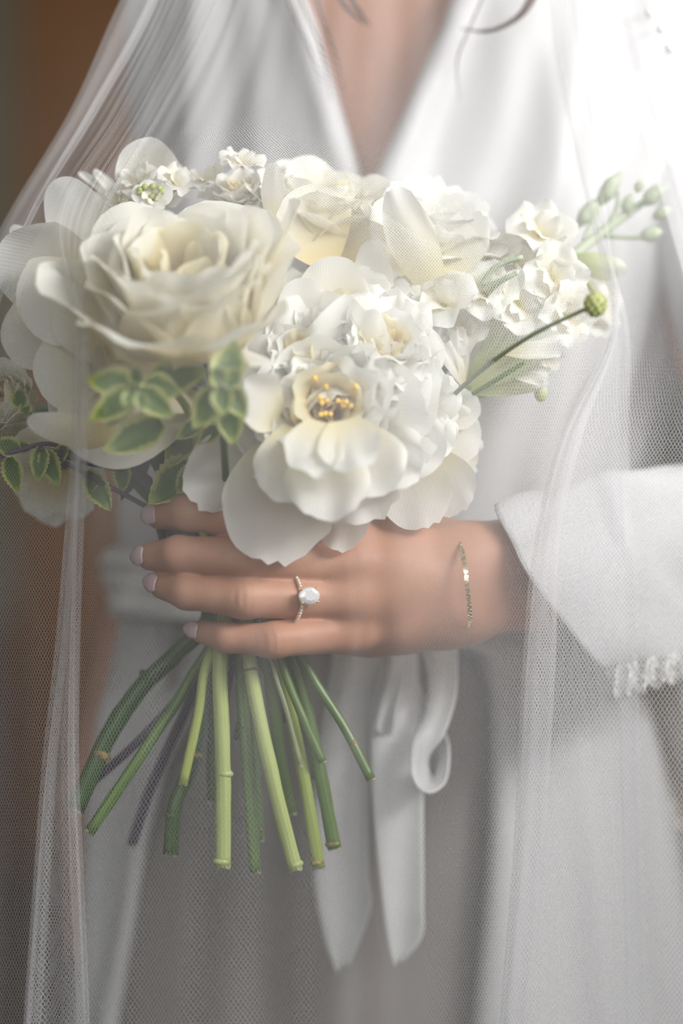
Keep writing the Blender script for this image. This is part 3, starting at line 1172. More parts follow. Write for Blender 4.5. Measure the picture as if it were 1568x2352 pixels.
# peony behind it
f3 = Flower('peony', P(780, 690, -.015), (.05, -.62, .78), FR(165), 'white peony half hidden behind the front peony, with smooth upright petals', 'flower', BQ, seed=12)
peony(f3, WHITE, 20, 7, .06)
for bx, by, bY, tx, ty, tY, W, nr, sd in ((860, 740, .0, 850, 552, -.005, 55, (-.3, -.9, .1), 1), (760, 760, -.02, 770, 590, -.03, 90, (0, -.8, -.3), 2), (700, 780, -.03, 690, 640, -.04, 70, (.3, -.8, -.2), 3)):
    f3.between(P(bx, by, bY), P(tx, ty, tY), FR(W), nr, WHITE, bend=.06, curl=.05, seed=sd)
f3.stem(ST_PALE, 17, [(570, 1400, -.006), (577, 1545, -.012), (622, 1770, -.014), (678, 1998, -.015)], nodes=[(577, 1540, -.010, 17, 1), (688, 1990, -.015, 12, 0)])

# top-centre rose
f4 = Flower('garden_rose', P(738, 480, .022), (.12, -.40, .91), FR(160), 'creamy white rose standing at the top centre of the bouquet', 'flower', BQ, seed=15)
rose(f4, CREAM)
f4.between(P(750, 600, .0), P(690, 430, -.01), FR(105), (.2, -.9, .2), CREAM, bend=.10, curl=.05, seed=2)
f4.between(P(790, 600, .01), P(825, 460, .0), FR(60), (-.2, -.9, .1), CREAM, bend=.08, curl=.08, seed=3)
f4.stem(ST_YELLOW, 15, [(620, 1400, .0), (655, 1580, .0), (700, 1800, -.003), (732, 1993, -.004)], nodes=[(722, 1985, -.006, 13, 1)])

# right rose
f5 = Flower('garden_rose', P(1000, 520, .022), (.30, -.50, .82), FR(150), 'white rose with a crimped rim at the upper right of the bouquet', 'flower', BQ, seed=19)
f5.ring(4, .9, .36, 45, -12, 10, .30, WHITE, ph=1.0, jag=.08)
f5.ring(5, 1.05, .46, 66, -4, 18, .42, WHITE, ph=.2, jag=.10)
f5.ring(6, 1.22, .56, 84, 6, 32, .6, WHITE, ph=.7, jag=.12)
f5.ring(7, 1.36, .64, 98, 22, 54, .8, WHITE, ph=.1, jag=.12)
f5.ring(6, 1.40, .68, 106, 44, 80, 1.0, WHITE, ph=.5, jag=.10)
f5.between(P(985, 645, -.01), P(905, 430, -.015), FR(66), (.25, .9, .1), WHITE, bend=.10, curl=.05, seed=6, rnd_=.5, base_w=.6, jag=.05, Rc=FR(85))
f5.between(P(935, 630, .0), P(880, 455, -.005), FR(55), (.3, -.9, .1), WHITE, bend=.1, curl=.1, seed=7, jag=.08)
f5.between(P(1030, 630, .0), P(1090, 480, .0), FR(70), (-.3, -.9, .2), WHITE, bend=.1, curl=.08, seed=8, jag=.10)
f5.stem(ST_GREEN, 16, [(650, 1400, .006), (690, 1560, .006), (730, 1750, .004), (768, 1948, .002)], nodes=[(757, 1945, .001, 11, 1)])

# left peony
f6 = Flower('peony', P(150, 640, .0), (-.55, -.65, .5), FR(150), 'white peony with broad silky petals at the left rim of the bouquet', 'flower', BQ, seed=22)
peony(f6, WHITE, 12, 7, .05)
for bx, by, bY, tx, ty, tY, W, nr, sd in ((250, 650, -.01, 125, 412, -.005, 88, (-.3, -.9, .2), 1), (225, 650, -.02, -10, 590, -.03, 125, (.0, -.9, -.4), 2), (230, 640, -.035, 60, 745, -.045, 130, (.1, -.9, .3), 3), (120, 590, .01, 25, 520, .01, 30, (0, -.9, .3), 4)):
    f6.between(P(bx, by, bY), P(tx, ty, tY), FR(W), nr, WHITE, bend=.10, curl=.03, seed=sd, ruf=.025)
f6.between(P(215, 690, -.02), P(15, 810, -.02), FR(105), (.1, .9, .3), CREAM, bend=.1, curl=.03, seed=8, base_w=.6)
f6.stem(ST_GREEN, 13, [(500, 1400, .005), (430, 1570, .010), (340, 1710, .0), (205, 1912, -.005)])

# cream rose seen from its side at lower left
f7 = Flower('garden_rose', P(215, 880, -.03), (-.75, -.6, .15), FR(130), 'cream rose turned sideways with smooth rounded outer petals at the lower left of the bouquet', 'flower', BQ, seed=26)
rose(f7, CREAM, False)
for bx, by, bY, tx, ty, tY, W, nr, bd, sd in ((345, 790, -.03, 215, 1068, -.050, 165, (.1, .9, .1), .12, 1), (330, 780, -.025, 85, 890, -.045, 130, (.2, .9, .2), .12, 2),
                                             (260, 1010, -.052, 62, 962, -.060, 42, (.1, .9, .3), .06, 4), (300, 760, -.04, 120, 740, -.05, 90, (.2, .9, -.2), .12, 5)):
    f7.between(P(bx, by, bY), P(tx, ty, tY), FR(W), nr, CREAM, bend=bd, curl=.03, seed=sd, ruf=.015, base_w=.7, rnd_=.5)
f7.stem(ST_DARK, 21, [(482, 1400, .015), (405, 1500, .02), (330, 1572, .02), (255, 1680, .015), (172, 1862, .01)], nodes=[(326, 1545, .02, 13, 0), (247, 1738, .012, 26, 1)])

f8 = Flower('garden_rose', P(5, 925, -.012), (-.4, -.8, .3), FR(118), 'small pale rose cut off by the left edge of the photo', 'flower', BQ, seed=29)
rose(f8, CREAM, False)
f8.stem(ST_DARK, 14, [(540, 1400, .025), (497, 1600, .020), (487, 1750, .020), (490, 1840, .020)], up=[(150, 960, .03)])

f9 = Flower('peony', P(110, 1090, .035), (-.3, -.8, -.35), FR(125), 'pale peony in the shade low at the left, behind the leafy twig', 'flower', BQ, seed=31)
f9.ring(6, 1.0, .5, 80, 40, 55, .7, CREAM, ph=.3, jag=.04)
f9.ring(7, 1.1, .55, 95, 70, 80, .9, CREAM, ph=.1, jag=.04)
f9.stem(ST_PURPLE, 12, [(520, 1400, .030), (440, 1600, .045), (350, 1800, .050), (302, 1942, .050)], up=[(300, 1080, .03)])

f10 = Flower('peony', P(320, 430, .03), (-.25, -.45, .85), FR(115), 'white peony at the top left of the bouquet with one upright rounded petal', 'flower', BQ, seed=34)
peony(f10, WHITE, 14, 7, .08)
f10.between(P(350, 470, .02), P(325, 320, -.002), FR(82), (.1, -.9, .1), WHITE, bend=.10, curl=.03, seed=2)
f10.between(P(290, 460, .03), P(180, 395, .03), FR(14), (0, -1, .2), WHITE, bend=.1, seed=3)
f10.between(P(290, 460, .03), P(215, 390, .03), FR(16), (0, -1, .2), WHITE, bend=.1, seed=4)
f10.stem(ST_GREEN, 14, [(550, 1400, .0), (553, 1570, .0), (567, 1760, -.004), (586, 2003, -.006)], nodes=[(553, 1670, -.001, 20, 0)])


def blossom(f, c, r, axis, n=5, mat=WHITE, layers=2, seed=0, eye=True):
    """a small open floret, its petals parts of the flower"""
    Mx = f.inv @ frame(P(*c), axis)
    rg = random.Random(seed)
    for l_ in range(layers):
        for k in range(n - 1 if l_ == 0 else 2):
            V, F, uv = petal_grid(r * S * (1.05 - .3 * l_), r * S * (.66 - .2 * l_), 45 - 20 * l_, 72 - 34 * l_, 88 - 26 * l_, r * S * 1.1, ruf=.17, curl=.07, jag=.08, rnd_=.4, seed=rg.uniform(0, 40), nu=9, nv=8)
            q = 2 * PI * k / (n - 1 if l_ == 0 else 2) + l_ * .6 + rg.uniform(-.2, .2)
            Rm = Mx @ Matrix.Rotation(q, 4, 'Z')
            mobj('petal', [Rm @ Vector(v) for v in V], F, mat, f.root, uv)
    if eye:
        d_ = Vector(axis).normalized()
        p0, p1 = P(*c) - d_ * (r * S * .45), P(*c) + d_ * (r * S * .08)
        tube('calyx', [p0, p0.lerp(p1, .5), p1], [.0012, .0026, .0018], BRIGHT, f.root, 8, 8, inv=f.inv)


f11 = Flower('stock_flower', P(350, 445, -.005), (-.1, -.5, .85), FR(60), 'small white stock florets with green centres behind the front rose', 'flower', BQ, seed=37)
for c, r_, ax, sd in (((320, 430, -.002), 62, (-.4, -.6, .6), 1), ((400, 425, .0), 55, (.4, -.6, .6), 2), ((350, 460, -.02), 50, (0, -.8, .5), 3), ((275, 470, .0), 48, (-.5, -.6, .4), 4)):
    blossom(f11, c, r_, ax, 5, WHITE, 2, sd)
for k in range(9):
    q = k * .7
    f11.ball('green_centre', (345 + 26 * math.cos(q), 440 + 12 * math.sin(q), -.022), .0016, BRIGHT, nu=8, nv=6)
f11.stem(ST_GREEN, 10, [(580, 1400, .020), (585, 1700, .015), (597, 1930, .012)], nodes=[(600, 1905, .01, 12, 1)])

f12 = Flower('lisianthus', P(545, 430, .015), (0, -.5, .85), FR(90), 'crumpled white lisianthus between the two garden roses at the top', 'flower', BQ, seed=41)
peony(f12, WHITE, 14, 6, .14)
blossom(f12, (555, 385, -.005), 60, (.1, -.5, .85), 5, WHITE, 2, 5, False)
blossom(f12, (480, 420, .0), 55, (-.4, -.5, .7), 5, WHITE, 2, 6, False)
f12.between(P(620, 500, -.02), P(622, 372, -.02), FR(40), (-.6, -.7, .1), WHITE, bend=.1, curl=.05, seed=3)
f12.stem(ST_GREEN, 15, [(600, 1400, .012), (620, 1570, .014), (645, 1750, .015), (668, 1870, .016)])

f13 = Flower('peony', P(975, 1030, .0), (.35, -.88, -.25), FR(135), 'white peony low at the right, its petals drooping above the bare wrist', 'flower', BQ, seed=44)
peony(f13, WHITE, 16, 7, .10)
for bx, by, bY, tx, ty, tY, W, nr, sd in ((930, 1040, -.01, 970, 1212, -.02, 95, (-.1, -.9, .4), 1), (990, 1040, -.01, 1050, 1180, -.015, 80, (-.3, -.9, .3), 2), (1010, 1000, .0, 1105, 1000, .0, 75, (-.5, -.8, .1), 3), (1000, 960, .0, 1100, 920, .0, 55, (-.5, -.8, -.1), 4)):
    f13.between(P(bx, by, bY), P(tx, ty, tY), FR(W), nr, WHITE, bend=.08, curl=.06, seed=sd, jag=.07, ruf=.05)
f13.between(P(1050, 1050, .01), P(1098, 1050, .01), FR(34), (-.3, -.9, .1), CREAM, bend=.08, seed=9)
f13.stem(ST_GREEN, 9, [(632, 1400, .016), (670, 1560, .020), (705, 1690, .022), (725, 1790, .024)])

# stock spray to the right
f14 = Flower('stock_flower', P(1230, 610, .03), (.8, -.3, .5), FR(80), 'white stock spray leaning right with a pale green tip of closed buds', 'flower', BQ, seed=47)
f14.tube('spike', [(1040, 820, .03), (1180, 700, .04), (1310, 592, .05), (1400, 520, .06), (1470, 470, .065), (1535, 425, .07)], [.0024, .0026, .003, .0028, .002, .001], SAGE)
for c, r_, ax, sd in (((1240, 545, .02), 90, (.1, -.7, .6), 1), ((1265, 640, .01), 88, (.3, -.9, .0), 2), ((1140, 600, .025), 80, (-.3, -.6, .6), 3), ((1115, 680, .005), 84, (-.1, -.8, .4), 4), ((1020, 705, .0), 92, (-.3, -.7, .5), 5),
                      ((1185, 700, .005), 80, (.3, -.9, .1), 6), ((1290, 720, .01), 84, (.5, -.8, -.1), 7), ((1240, 810, .02), 60, (.5, -.7, -.4), 8), ((960, 665, .01), 60, (-.2, -.7, .6), 9), ((1200, 620, .03), 80, (0, -.7, .6), 10), ((1060, 760, .01), 70, (-.1, -.9, .2), 11)):
    blossom(f14, c, r_, ax, 5, WHITE, 2, 50 + sd)
for bx, by, tx, ty, r_ in ((1325, 520, 1375, 455, .0042), (1375, 470, 1425, 395, .0045), (1432, 490, 1450, 445, .0032), (1462, 440, 1472, 415, .0026), (1478, 470, 1515, 430, .0042), (1500, 500, 1540, 478, .0034), (1470, 545, 1520, 530, .0042), (1490, 440, 1525, 440, .0036)):
    f14.tube('bud', [(bx, by, .062), ((bx * 2 + tx) / 3, (by * 2 + ty) / 3, .06), ((bx + tx * 2) / 3, (by + ty * 2) / 3, .06), (tx, ty, .062)], [r_ * .35, r_, r_ * .95, r_ * .15], SAGE, n=10, res=14)
for pts in ([(1335, 575, .055), (1350, 530, .058), (1375, 480, .06)], [(1395, 525, .06), (1415, 480, .06), (1420, 440, .06)], [(1440, 495, .062), (1445, 470, .06), (1440, 460, .06)], [(1385, 540, .06), (1450, 545, .06), (1480, 543, .06)],
            [(1105, 655, .0), (1140, 612, -.005), (1200, 590, -.008)], [(1110, 665, .0), (1160, 640, -.008), (1190, 625, -.01)]):
    f14.tube('stalk', pts, [.0017, .0014, .0012], SAGE, n=8, res=12)
f14.stem(ST_GREEN, 11, [(672, 1400, .0), (705, 1530, .0), (790, 1670, -.002), (852, 1790, -.004)], nodes=[(818, 1703, -.003, 13, 1)], up=[(1020, 850, .03)])

f15 = Flower('lisianthus', P(1165, 810, .01), (.65, -.5, .45), FR(85), 'half-open lisianthus with green-tinged petals at the right of the bouquet', 'flower', BQ, seed=53)
for bx, by, bY, tx, ty, tY, W, nr, m_, sd in ((1068, 895, .02, 1175, 730, .015, 40, (.4, -.8, .3), GREENISH, 1), (1070, 897, .01, 1255, 775, .0, 42, (.2, -.9, -.1), GREENISH, 2), (1072, 902, .015, 1262, 850, .005, 40, (0, -.9, -.3), GREENISH, 3),
                                             (1068, 890, .025, 1120, 735, .025, 40, (.5, -.8, .2), WHITE, 4), (1160, 810, -.002, 1290, 800, -.006, 46, (0, -.9, .4), WHITE, 5), (1062, 885, .01, 1045, 750, .0, 28, (.5, -.8, .2), WHITE, 6), (1068, 890, .01, 1010, 790, -.005, 34, (.3, -.8, .3), WHITE, 7), (1150, 840, .01, 1255, 870, .0, 34, (0, -.9, .2), WHITE, 8)):
    f15.between(P(bx, by, bY), P(tx, ty, tY), FR(W), nr, m_, bend=-.05, curl=-.04, seed=sd, jag=.10, ruf=.12, rnd_=.25, base_w=.15, wmid=.9)
f15.tube('bract', [(1085, 905, -.005), (1140, 872, -.010), (1205, 832, -.012)], [.0012, .0013, .0010], ST_GREEN, n=8)
f15.stem(ST_GREEN, 10, [(632, 1400, -.006), (650, 1530, -.008), (700, 1660, -.009), (740, 1750, -.009)], up=[(1070, 895, .01)])

f16 = Flower('billy_button', P(1365, 702, -.08), (.8, -.3, .5), FR(26), 'round yellow-green bud on a thin arching stalk at the right', 'bud', BQ, drop=.3, seed=57)
f16.ball('bud', (1366, 700, -.08), FR(25), MUTED, sq=(.85, .9, 1.1), nu=16, nv=12)
for k in range(40):
    q, z_ = k * 2.399, 1 - 2 * (k + .5) / 40
    rr = math.sqrt(1 - z_ * z_)
    f16.ball('floret', (1366 + 24 * rr * math.cos(q), 700 - 26 * z_, -.08 + FR(23) * rr * math.sin(q)), FR(5), MUTED, nu=6, nv=5)
f16.stem(SAGE_DARK, 5.5, [(612, 1400, -.006), (627, 1530, -.012), (660, 1640, -.013), (690, 1760, -.013)], up=[(1335, 714, -.078), (1200, 782, -.065), (1065, 885, -.03), (900, 1050, .02)])

f17 = Flower('lisianthus', P(1385, 690, .06), (.7, -.5, .2), FR(95), 'faint white lisianthus under the veil at the far right of the bouquet', 'flower', BQ, seed=60)
f17.ring(5, 1.0, .5, 70, 35, 60, .7, WHITE, ph=.3, jag=.08)
f17.ring(6, 1.1, .55, 95, 60, 80, .9, WHITE, ph=.1, jag=.08)
f17.between(P(1315, 595, .04), P(1440, 625, .04), FR(38), (0, .9, .4), GREENISH, bend=.1, seed=2)
f17.ball('bud', (1378, 675, .035), FR(22), WHITE, sq=(1, 1, 1.1))
f17.tube('stalk', [(1318, 625, .035), (1345, 645, .03), (1362, 668, .033)], .0012, BRIGHT)
f17.ball('bud', (1242, 902, .015), FR(20), GREENISH, sq=(.8, .8, 1.1))
f17.tube('stalk', [(1080, 918, .02), (1160, 895, .02), (1250, 884, .02)], .0010, ST_GREEN)
f17.stem(ST_PURPLE, 6, [(642, 1400, .014), (675, 1540, .010), (695, 1620, .010), (715, 1705, .010)], up=[(1100, 900, .04)])

# leafy sprigs
f18 = Flower('mint_sprig', P(318, 890, -.105), (-.4, -.85, .3), FR(60), 'variegated green sprig of cream-edged leaves under the front rose', 'sprig', BQ, drop=0, seed=63)
for b_, t_, W in (((310, 885, -.10), (196, 872, -.105), 36), ((315, 880, -.11), (312, 838, -.12), 20), ((320, 895, -.11), (400, 960, -.11), 30), ((310, 900, -.11), (205, 965, -.105), 34),
                  ((300, 905, -.105), (245, 985, -.10), 26), ((335, 880, -.10), (415, 905, -.10), 32), ((300, 900, -.12), (285, 935, -.125), 14), ((345, 875, -.095), (478, 852, -.085), 40), ((372, 970, -.075), (236, 1040, -.085), 42), ((320, 905, -.12), (330, 945, -.122), 14)):
    f18.leaf(b_, t_, W)
f18.tube('twig', [(318, 890, -.105), (400, 880, -.085), (470, 905, -.06), (440, 980, -.03)], [.0010, .0012, .0014, .0014], ST_PURPLE, n=8)
f18.stem(BRIGHT, 11, [(510, 1400, -.004), (470, 1540, -.012), (455, 1640, -.014), (420, 1800, -.014)], up=[(400, 900, -.07), (450, 1000, -.03)])

f19 = Flower('mint_sprig', P(505, 885, -.115), (.1, -.9, .3), FR(60), 'variegated green sprig beside the yellow-hearted peony, leaves pointing up and down', 'sprig', BQ, drop=0, seed=66)
for b_, t_, W in (((515, 880, -.11), (540, 782, -.105), 38), ((500, 895, -.11), (445, 985, -.105), 36), ((510, 880, -.12), (488, 842, -.125), 22), ((520, 885, -.12), (552, 845, -.12), 26), ((508, 890, -.125), (515, 955, -.125), 24),
                  ((525, 890, -.112), (565, 962, -.11), 26), ((525, 930, -.105), (535, 1022, -.10), 30), ((540, 850, -.1), (572, 835, -.1), 18)):
    f19.leaf(b_, t_, W)
f19.tube('twig', [(505, 885, -.115), (485, 930, -.07), (470, 1000, -.01), (462, 1080, .012)], [.0010, .0012, .0014, .0014], ST_PURPLE, n=8)
for b_, t_, W in (((450, 1060, -.02), (340, 1160, -.03), 48), ((455, 1070, -.02), (405, 1135, -.035), 28), ((470, 900, -.03), (385, 1075, -.02), 60), ((480, 930, -.025), (430, 1120, -.005), 60), ((400, 920, -.03), (420, 1060, -.015), 46), ((470, 960, -.05), (405, 1010, -.05), 22), ((500, 980, -.05), (455, 1020, -.05), 22)):
    f19.leaf(b_, t_, W, jag=.3)
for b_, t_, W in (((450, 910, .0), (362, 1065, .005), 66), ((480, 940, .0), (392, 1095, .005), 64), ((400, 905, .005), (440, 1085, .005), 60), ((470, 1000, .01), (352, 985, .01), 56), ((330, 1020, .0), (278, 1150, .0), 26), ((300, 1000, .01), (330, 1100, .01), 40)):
    f19.leaf(b_, t_, W, mat=GAP_LEAF)  # added dark leaves filling the shaded gap behind the sprig
f19.stem(ST_PURPLE, 8, [(560, 1400, .018), (520, 1600, .022), (505, 1720, .022), (500, 1800, .022)], up=[(480, 950, -.03), (470, 1060, .012)])

f20 = Flower('mint_sprig', P(90, 1030, -.035), (-.8, -.5, -.1), FR(60), 'dark twig with curled variegated leaves at the left edge, below the pale roses', 'sprig', BQ, drop=0, seed=69)
for b_, t_, W in (((45, 1035, -.035), (-15, 1012, -.035), 24), ((20, 1050, -.035), (42, 1135, -.035), 24), ((95, 1025, -.035), (85, 1110, -.04), 22), ((100, 1030, -.035), (135, 1120, -.035), 24), ((70, 1030, -.03), (15, 1020, -.03), 16),
                  ((45, 935, -.05), (45, 890, -.055), 22), ((60, 950, -.05), (55, 920, -.05), 16), ((200, 1085, -.02), (255, 1175, -.02), 30), ((215, 1080, -.015), (195, 1140, -.02), 22), ((280, 1060, -.01), (280, 1135, -.01), 22), ((150, 1020, -.03), (125, 1075, -.03), 16)):
    f20.leaf(b_, t_, W, jag=.35)
f20.tube('twig', [(-40, 1065, -.035), (40, 1035, -.035), (120, 1020, -.03), (200, 1060, -.02), (330, 1090, .0)], [.0010, .0012, .0012, .0014, .0014], ST_PURPLE, n=8)
f20.stem(ST_PURPLE, 10, [(492, 1420, .020), (440, 1560, .030), (330, 1690, .030), (215, 1795, .025)], up=[(200, 1060, -.02), (340, 1100, .0)])

for f_, m_, r_, way in ((f20, ST_PURPLE, 7, [(600, 1400, .024), (590, 1560, .03), (585, 1680, .03)]), (f19, ST_DARK, 10, [(530, 1400, .028), (470, 1560, .03), (440, 1690, .032), (428, 1760, .032)]),
                        (f11, ST_PURPLE, 7, [(650, 1400, .022), (690, 1560, .02), (712, 1640, .02)]), (f14, ST_DARK, 9, [(560, 1400, .026), (565, 1560, .03), (545, 1700, .03)]),
                        (f12, ST_DARK, 9, [(620, 1400, .026), (640, 1540, .028), (660, 1660, .03)])):
    f_.stem(m_, r_, way)

# ------------------------------------------------------------------ jewellery
J, R = FJ['ring']
tpar = .53
rc = J[0].lerp(J[1], tpar)
ax = (J[1] - J[0]).normalized()
ax = (ax + Vector((0, 0, -.05))).normalized()
rr = R[0] + (R[1] - R[0]) * tpar + .0009
front = Vector((0.02, -1, 0.05))
front = (front - ax * front.dot(ax)).normalized()
upv = ax.cross(front)
if upv.z < 0:
    upv = -upv
ringM = Matrix((-ax, upv, front)).transposed().to_4x4()
ringM.translation = rc
ring = empty('engagement_ring', ringM)
tag(ring, 'gold ring with an oval diamond and small set stones on the third finger', 'ring')
n = 48
V, F = [], []
for i in range(n):
    q = 2 * PI * i / n
    for k in range(8):
        a_ = 2 * PI * k / 8
        V.append((.0009 * math.cos(a_), (rr + .0008 * math.sin(a_)) * math.sin(q), (rr + .0008 * math.sin(a_)) * math.cos(q)))
F = [(i * 8 + k, i * 8 + (k + 1) % 8, ((i + 1) % n) * 8 + (k + 1) % 8, ((i + 1) % n) * 8 + k) for i in range(n) for k in range(8)]
mobj('band', V, F, GOLD, ring)
for s_ in (-1, 1):
    for i in range(13):
        q = s_ * (.42 + i * .145)
        ball('pave_stone', (0, (rr + .0011) * math.sin(q), (rr + .0011) * math.cos(q)), .00082, DIAMOND if i % 1 == 0 else GOLD, ring, nu=8, nv=6)
        for g in (-1, 1):
            ball('bead', (g * .0008, (rr + .0013) * math.sin(q + .07), (rr + .0013) * math.cos(q + .07)), .00034, GOLD, ring, nu=6, nv=5)
# oval brilliant: table, crown facets, girdle, pavilion
za = rr + .0052
rx, ry = .0058, .0043
V, F = [], []
nn = 16
for sc_, z_ in ((.56, .0017), (.86, .0009), (1.0, .0002), (1.0, -.0002), (.5, -.0022)):
    for i in range(nn):
        q = 2 * PI * (i + (.5 if sc_ == .86 else 0)) / nn
        V.append((rx * sc_ * math.cos(q) + .0018, ry * sc_ * math.sin(q), za + z_))
V += [(.0018, 0, za + .0017), (.0018, 0, za - .0036)]
for j in range(4):
    for i in range(nn):
        a_, b_ = j * nn + i, j * nn + (i + 1) % nn
        F += [(a_, b_, b_ + nn), (a_, b_ + nn, a_ + nn)]
F += [(5 * nn, (i + 1) % nn, i) for i in range(nn)] + [(5 * nn + 1, 4 * nn + i, 4 * nn + (i + 1) % nn) for i in range(nn)]
mobj('diamond', V, [q[::-1] for q in F], DIAMOND, ring, smooth=False)
for sx in (-1, 1):
    for sy in (-1, 1):
        px_, py_ = sx * rx * .76 + .0018, sy * ry * .76
        tube('prong', [(px_ * .35, py_ * .3, rr + .0006), (px_ * .95, py_ * .95, za - .001), (px_ * 1.02, py_ * 1.02, za + .0004), (px_ * .93, py_ * .93, za + .0013)], .00045, GOLD, ring, 7, 12)

brace = empty('bracelet', Matrix.Translation(WRIST))
tag(brace, 'fine gold chain bracelet of flat glinting links hanging loosely round the wrist', 'bracelet')
bp = [P(1046, 1214, .012), P(1058, 1250, -.012), P(1067, 1300, -.0235), P(1073, 1350, -.026), P(1078, 1400, -.0225), P(1078, 1430, -.015), P(1066, 1457, -.002), P(1048, 1474, .010), P(1040, 1468, .022), P(1040, 1420, .034), P(1040, 1330, .038), P(1040, 1250, .034), P(1042, 1216, .022)]
Q = cr(bp + [bp[0]], 110)
for k in range(0, 109, 1):
    c = Vector(Q[k])
    d_ = (Vector(Q[k + 1]) - c)
    Ln = d_.length
    d_.normalize()
    out = Vector((0, -1, 0)) if c.y < .015 else Vector((0, 1, 0))
    sd = d_.cross(out).normalized()
    out = sd.cross(d_).normalized()
    flat = 1.0 if 10 < k < 42 and k % 5 else .55
    tw = .28 * (1 if k % 2 else -1)
    sd2 = sd * math.cos(tw) + out * math.sin(tw)
    o2 = out * math.cos(tw) - sd * math.sin(tw)
    hl, hw, ht = Ln * .66, .0011 * flat, .0004
    V = [c + d_ * (a * hl) + sd2 * (b * hw) + o2 * (e * ht) - WRIST for a in (-1, 1) for b in (-1, 1) for e in (-1, 1)]
    mobj('link', V, [(0, 1, 3, 2), (4, 6, 7, 5), (0, 4, 5, 1), (2, 3, 7, 6), (0, 2, 6, 4), (1, 5, 7, 3)], GOLD, brace, smooth=False)

# ------------------------------------------------------------------ veil: one folded sheet of tulle
ROWS = [-300, 0, 250, 500, 750, 1000, 1250, 1500, 1750, 2000, 2352, 2800]
COLS = [
    # behind the shoulder
    ([560, 430, 270, 120, -30, -120, -180, -200, -210, -220, -230, -240], [.30, .30, .30, .30, .28, .26, .24, .22, .2, .2, .2, .2]),
    # silhouette at upper left
    ([430, 277, 163, 14, -110, -190, -230, -250, -260, -270, -280, -290], [.05, .045, .04, .03, .02, .02, .05, .05, .05, .05, .05, .05]),
    ([460, 362, 228, 75, -20, -60, -50, -40, -30, -30, -40, -40], [.03, .02, .01, -.01, -.03, -.035, .0, .0, .0, .0, .0, .0]),
    ([500, 400, 275, 130, 182, 184, 176, 171, 170, 181, 192, 200], [.04, .03, .01, -.05, -.098, -.09, -.05, -.035, -.03, -.03, -.03, -.03]),
    ([560, 456, 330, 190, 186, 178, 160, 138, 110, 90, 65, 40], [.04, .03, .01, -.06, -.10, -.085, -.042, -.025, -.022, -.018, -.016, -.016]),
    ([640, 590, 510, 400, 390, 390, 390, 390, 385, 370, 360, 350], [.07, .055, .01, -.11, -.155, -.150, -.095, -.065, -.06, -.055, -.05, -.04]),
    ([780, 760, 740, 720, 720, 720, 720, 720, 720, 720, 720, 720], [.08, .07, .03, -.06, -.145, -.155, -.11, -.08, -.075, -.07, -.06, -.045]),
    ([1000, 1000, 1000, 1000, 1000, 1000, 1000, 1000, 1000, 1000, 1000, 1000], [.085, .075, .055, .0, -.07, -.10, -.10, -.09, -.08, -.07, -.06, -.05]),
    ([1240, 1250, 1290, 1345, 1418, 1424, 1432, 1441, 1450, 1458, 1466, 1474], [.09, .075, .06, .02, .012, .022, .022, .022, .022, .022, .022, .022]),
    ([1270, 1285, 1325, 1378, 1411, 1300, 1243, 1216, 1204, 1193, 1170, 1145], [.09, .075, .06, .02, .006, -.030, -.036, -.030, -.026, -.022, -.02, -.02]),
    ([1390, 1437, 1500, 1568, 1640, 1660, 1660, 1660, 1660, 1660, 1660, 1660], [.10, .085, .07, .05, .03, .01, -.01, -.012, -.01, -.008, .0, .0]),
    ([1350, 1392, 1463, 1533, 1600, 1640, 1650, 1650, 1650, 1650, 1650, 1650], [.10, .075, .055, .035, .02, .01, .0, .0, .0, .0, .01, .01]),
    ([1500, 1560, 1640, 1700, 1750, 1780, 1800, 1800, 1800, 1800, 1800, 1800], [.14, .10, .09, .08, .08, .08, .08, .08, .08, .08, .08, .08]),
    ([1480, 1650, 1720, 1780, 1840, 1880, 1900, 1900, 1900, 1900, 1900, 1900], [.3, .3, .3, .3, .3, .3, .3, .3, .3, .3, .3, .3]),
]


def pleat(after, sgn, wds):
    """a narrow extra fold at a column: back by wds, then out to the edge again"""
    xs, ys = COLS[after]
    f1_ = lambda x, w_: x - sgn * w_ if w_ > 0 else x - w_
    f2_ = lambda x, w_: x - sgn * .08 * w_ if w_ > 0 else x - 2 * w_
    COLS.insert(after + 1, ([f1_(x, w_) for x, w_ in zip(xs, wds)], [y + .004 for y in ys]))
    COLS.insert(after + 2, ([f2_(x, w_) for x, w_ in zip(xs, wds)], [y + .008 for y in ys]))


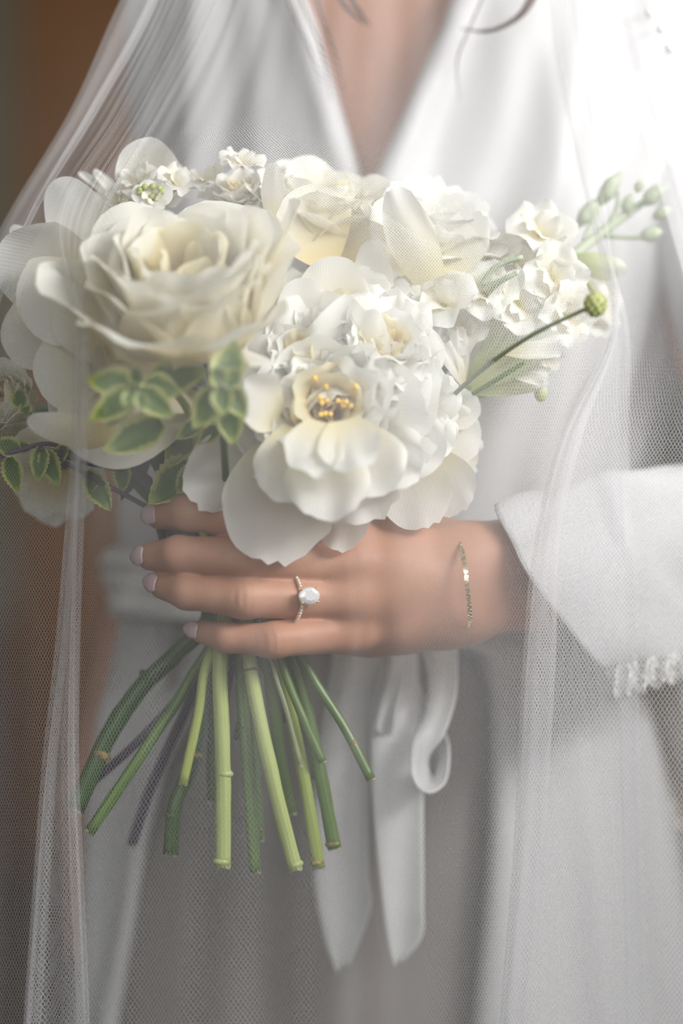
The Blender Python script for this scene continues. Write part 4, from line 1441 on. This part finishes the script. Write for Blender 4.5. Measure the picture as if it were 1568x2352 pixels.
pleat(9, -1, [-14, -14, -14, -12, 8, 40, 44, 62, 60, 52, 40, 36])
pleat(8, 1, [-9, -9, -9, -9, 8, 26, 28, 26, 26, 28, 28, 28])
pleat(4, -1, [-24, -24, -24, -24, 3, 5, 9, 16, 22, 26, 30, 30])
pleat(3, 1, [-18, -18, -18, -18, 3, 5, 7, 10, 14, 20, 16, 16])
pleat(2, 1, [18, 22, 24, 12, 5, 4, 4, 4, 4, 4, 4, 4])
NR, NC = 150, 520
colp = []
for xs, ys in COLS:
    colp.append(cr([P(x, r_, Y) for x, r_, Y in zip(xs, ROWS, ys)], NR))
colp = np.array(colp)                      # columns x NR x 3
VV = np.empty((NR, NC, 3))
for j in range(NR):
    VV[j] = cr(colp[:, j, :], NC)
tt = np.linspace(0, len(COLS) - 1, NC)
for j in range(NR):
    zj = j / NR
    VV[j, :, 1] += .0018 * np.sin(tt * 8.0 + 3 * zj) + .0012 * np.sin(tt * 17 + 5 * zj)
du = np.linalg.norm(np.diff(VV, axis=1), axis=2)
PITCH = .0023
uvs = np.empty((NR, NC, 2))
c0 = int(12 / (len(COLS) - 1) * (NC - 1))
for j in range(NR):
    cu = np.concatenate([[0], np.cumsum(np.percentile(du[10:140], 88, axis=0))])
    uvs[j, :, 0] = (cu - cu[c0]) / PITCH
dv = np.concatenate([[0], np.cumsum(np.linalg.norm(np.diff(VV[:, NC // 2], axis=0), axis=1))])
uvs[:, :, 1] = dv[:, None] / PITCH
veil = mobj('bridal_veil', VV.reshape(-1, 3), grid_faces(NC, NR), TULLE, None, uvs.reshape(-1, 2))
tag(veil, 'sheer white tulle veil falling in folds over the woman and her flowers', 'veil')
fv = VV.reshape(-1, 3)
kk = S * (D + fv[:, 1]) / D
pxs, pys = 784 + fv[:, 0] / kk, 1176 - (fv[:, 2] - CZ) / kk
for x, y in ((1492, 28), (1519, 66), (1538, 110), (1600, 40), (1335, -60)):
    d2 = (pxs - x) ** 2 + (pys - y) ** 2
    cand = np.where(d2 < 30 ** 2)[0]
    k = cand[np.argmin(fv[cand, 1])] if len(cand) else int(np.argmin(d2))
    ball('pearl', P(x, y, fv[k, 1] - .002), .0030, PEARL, veil, nu=14, nv=10)
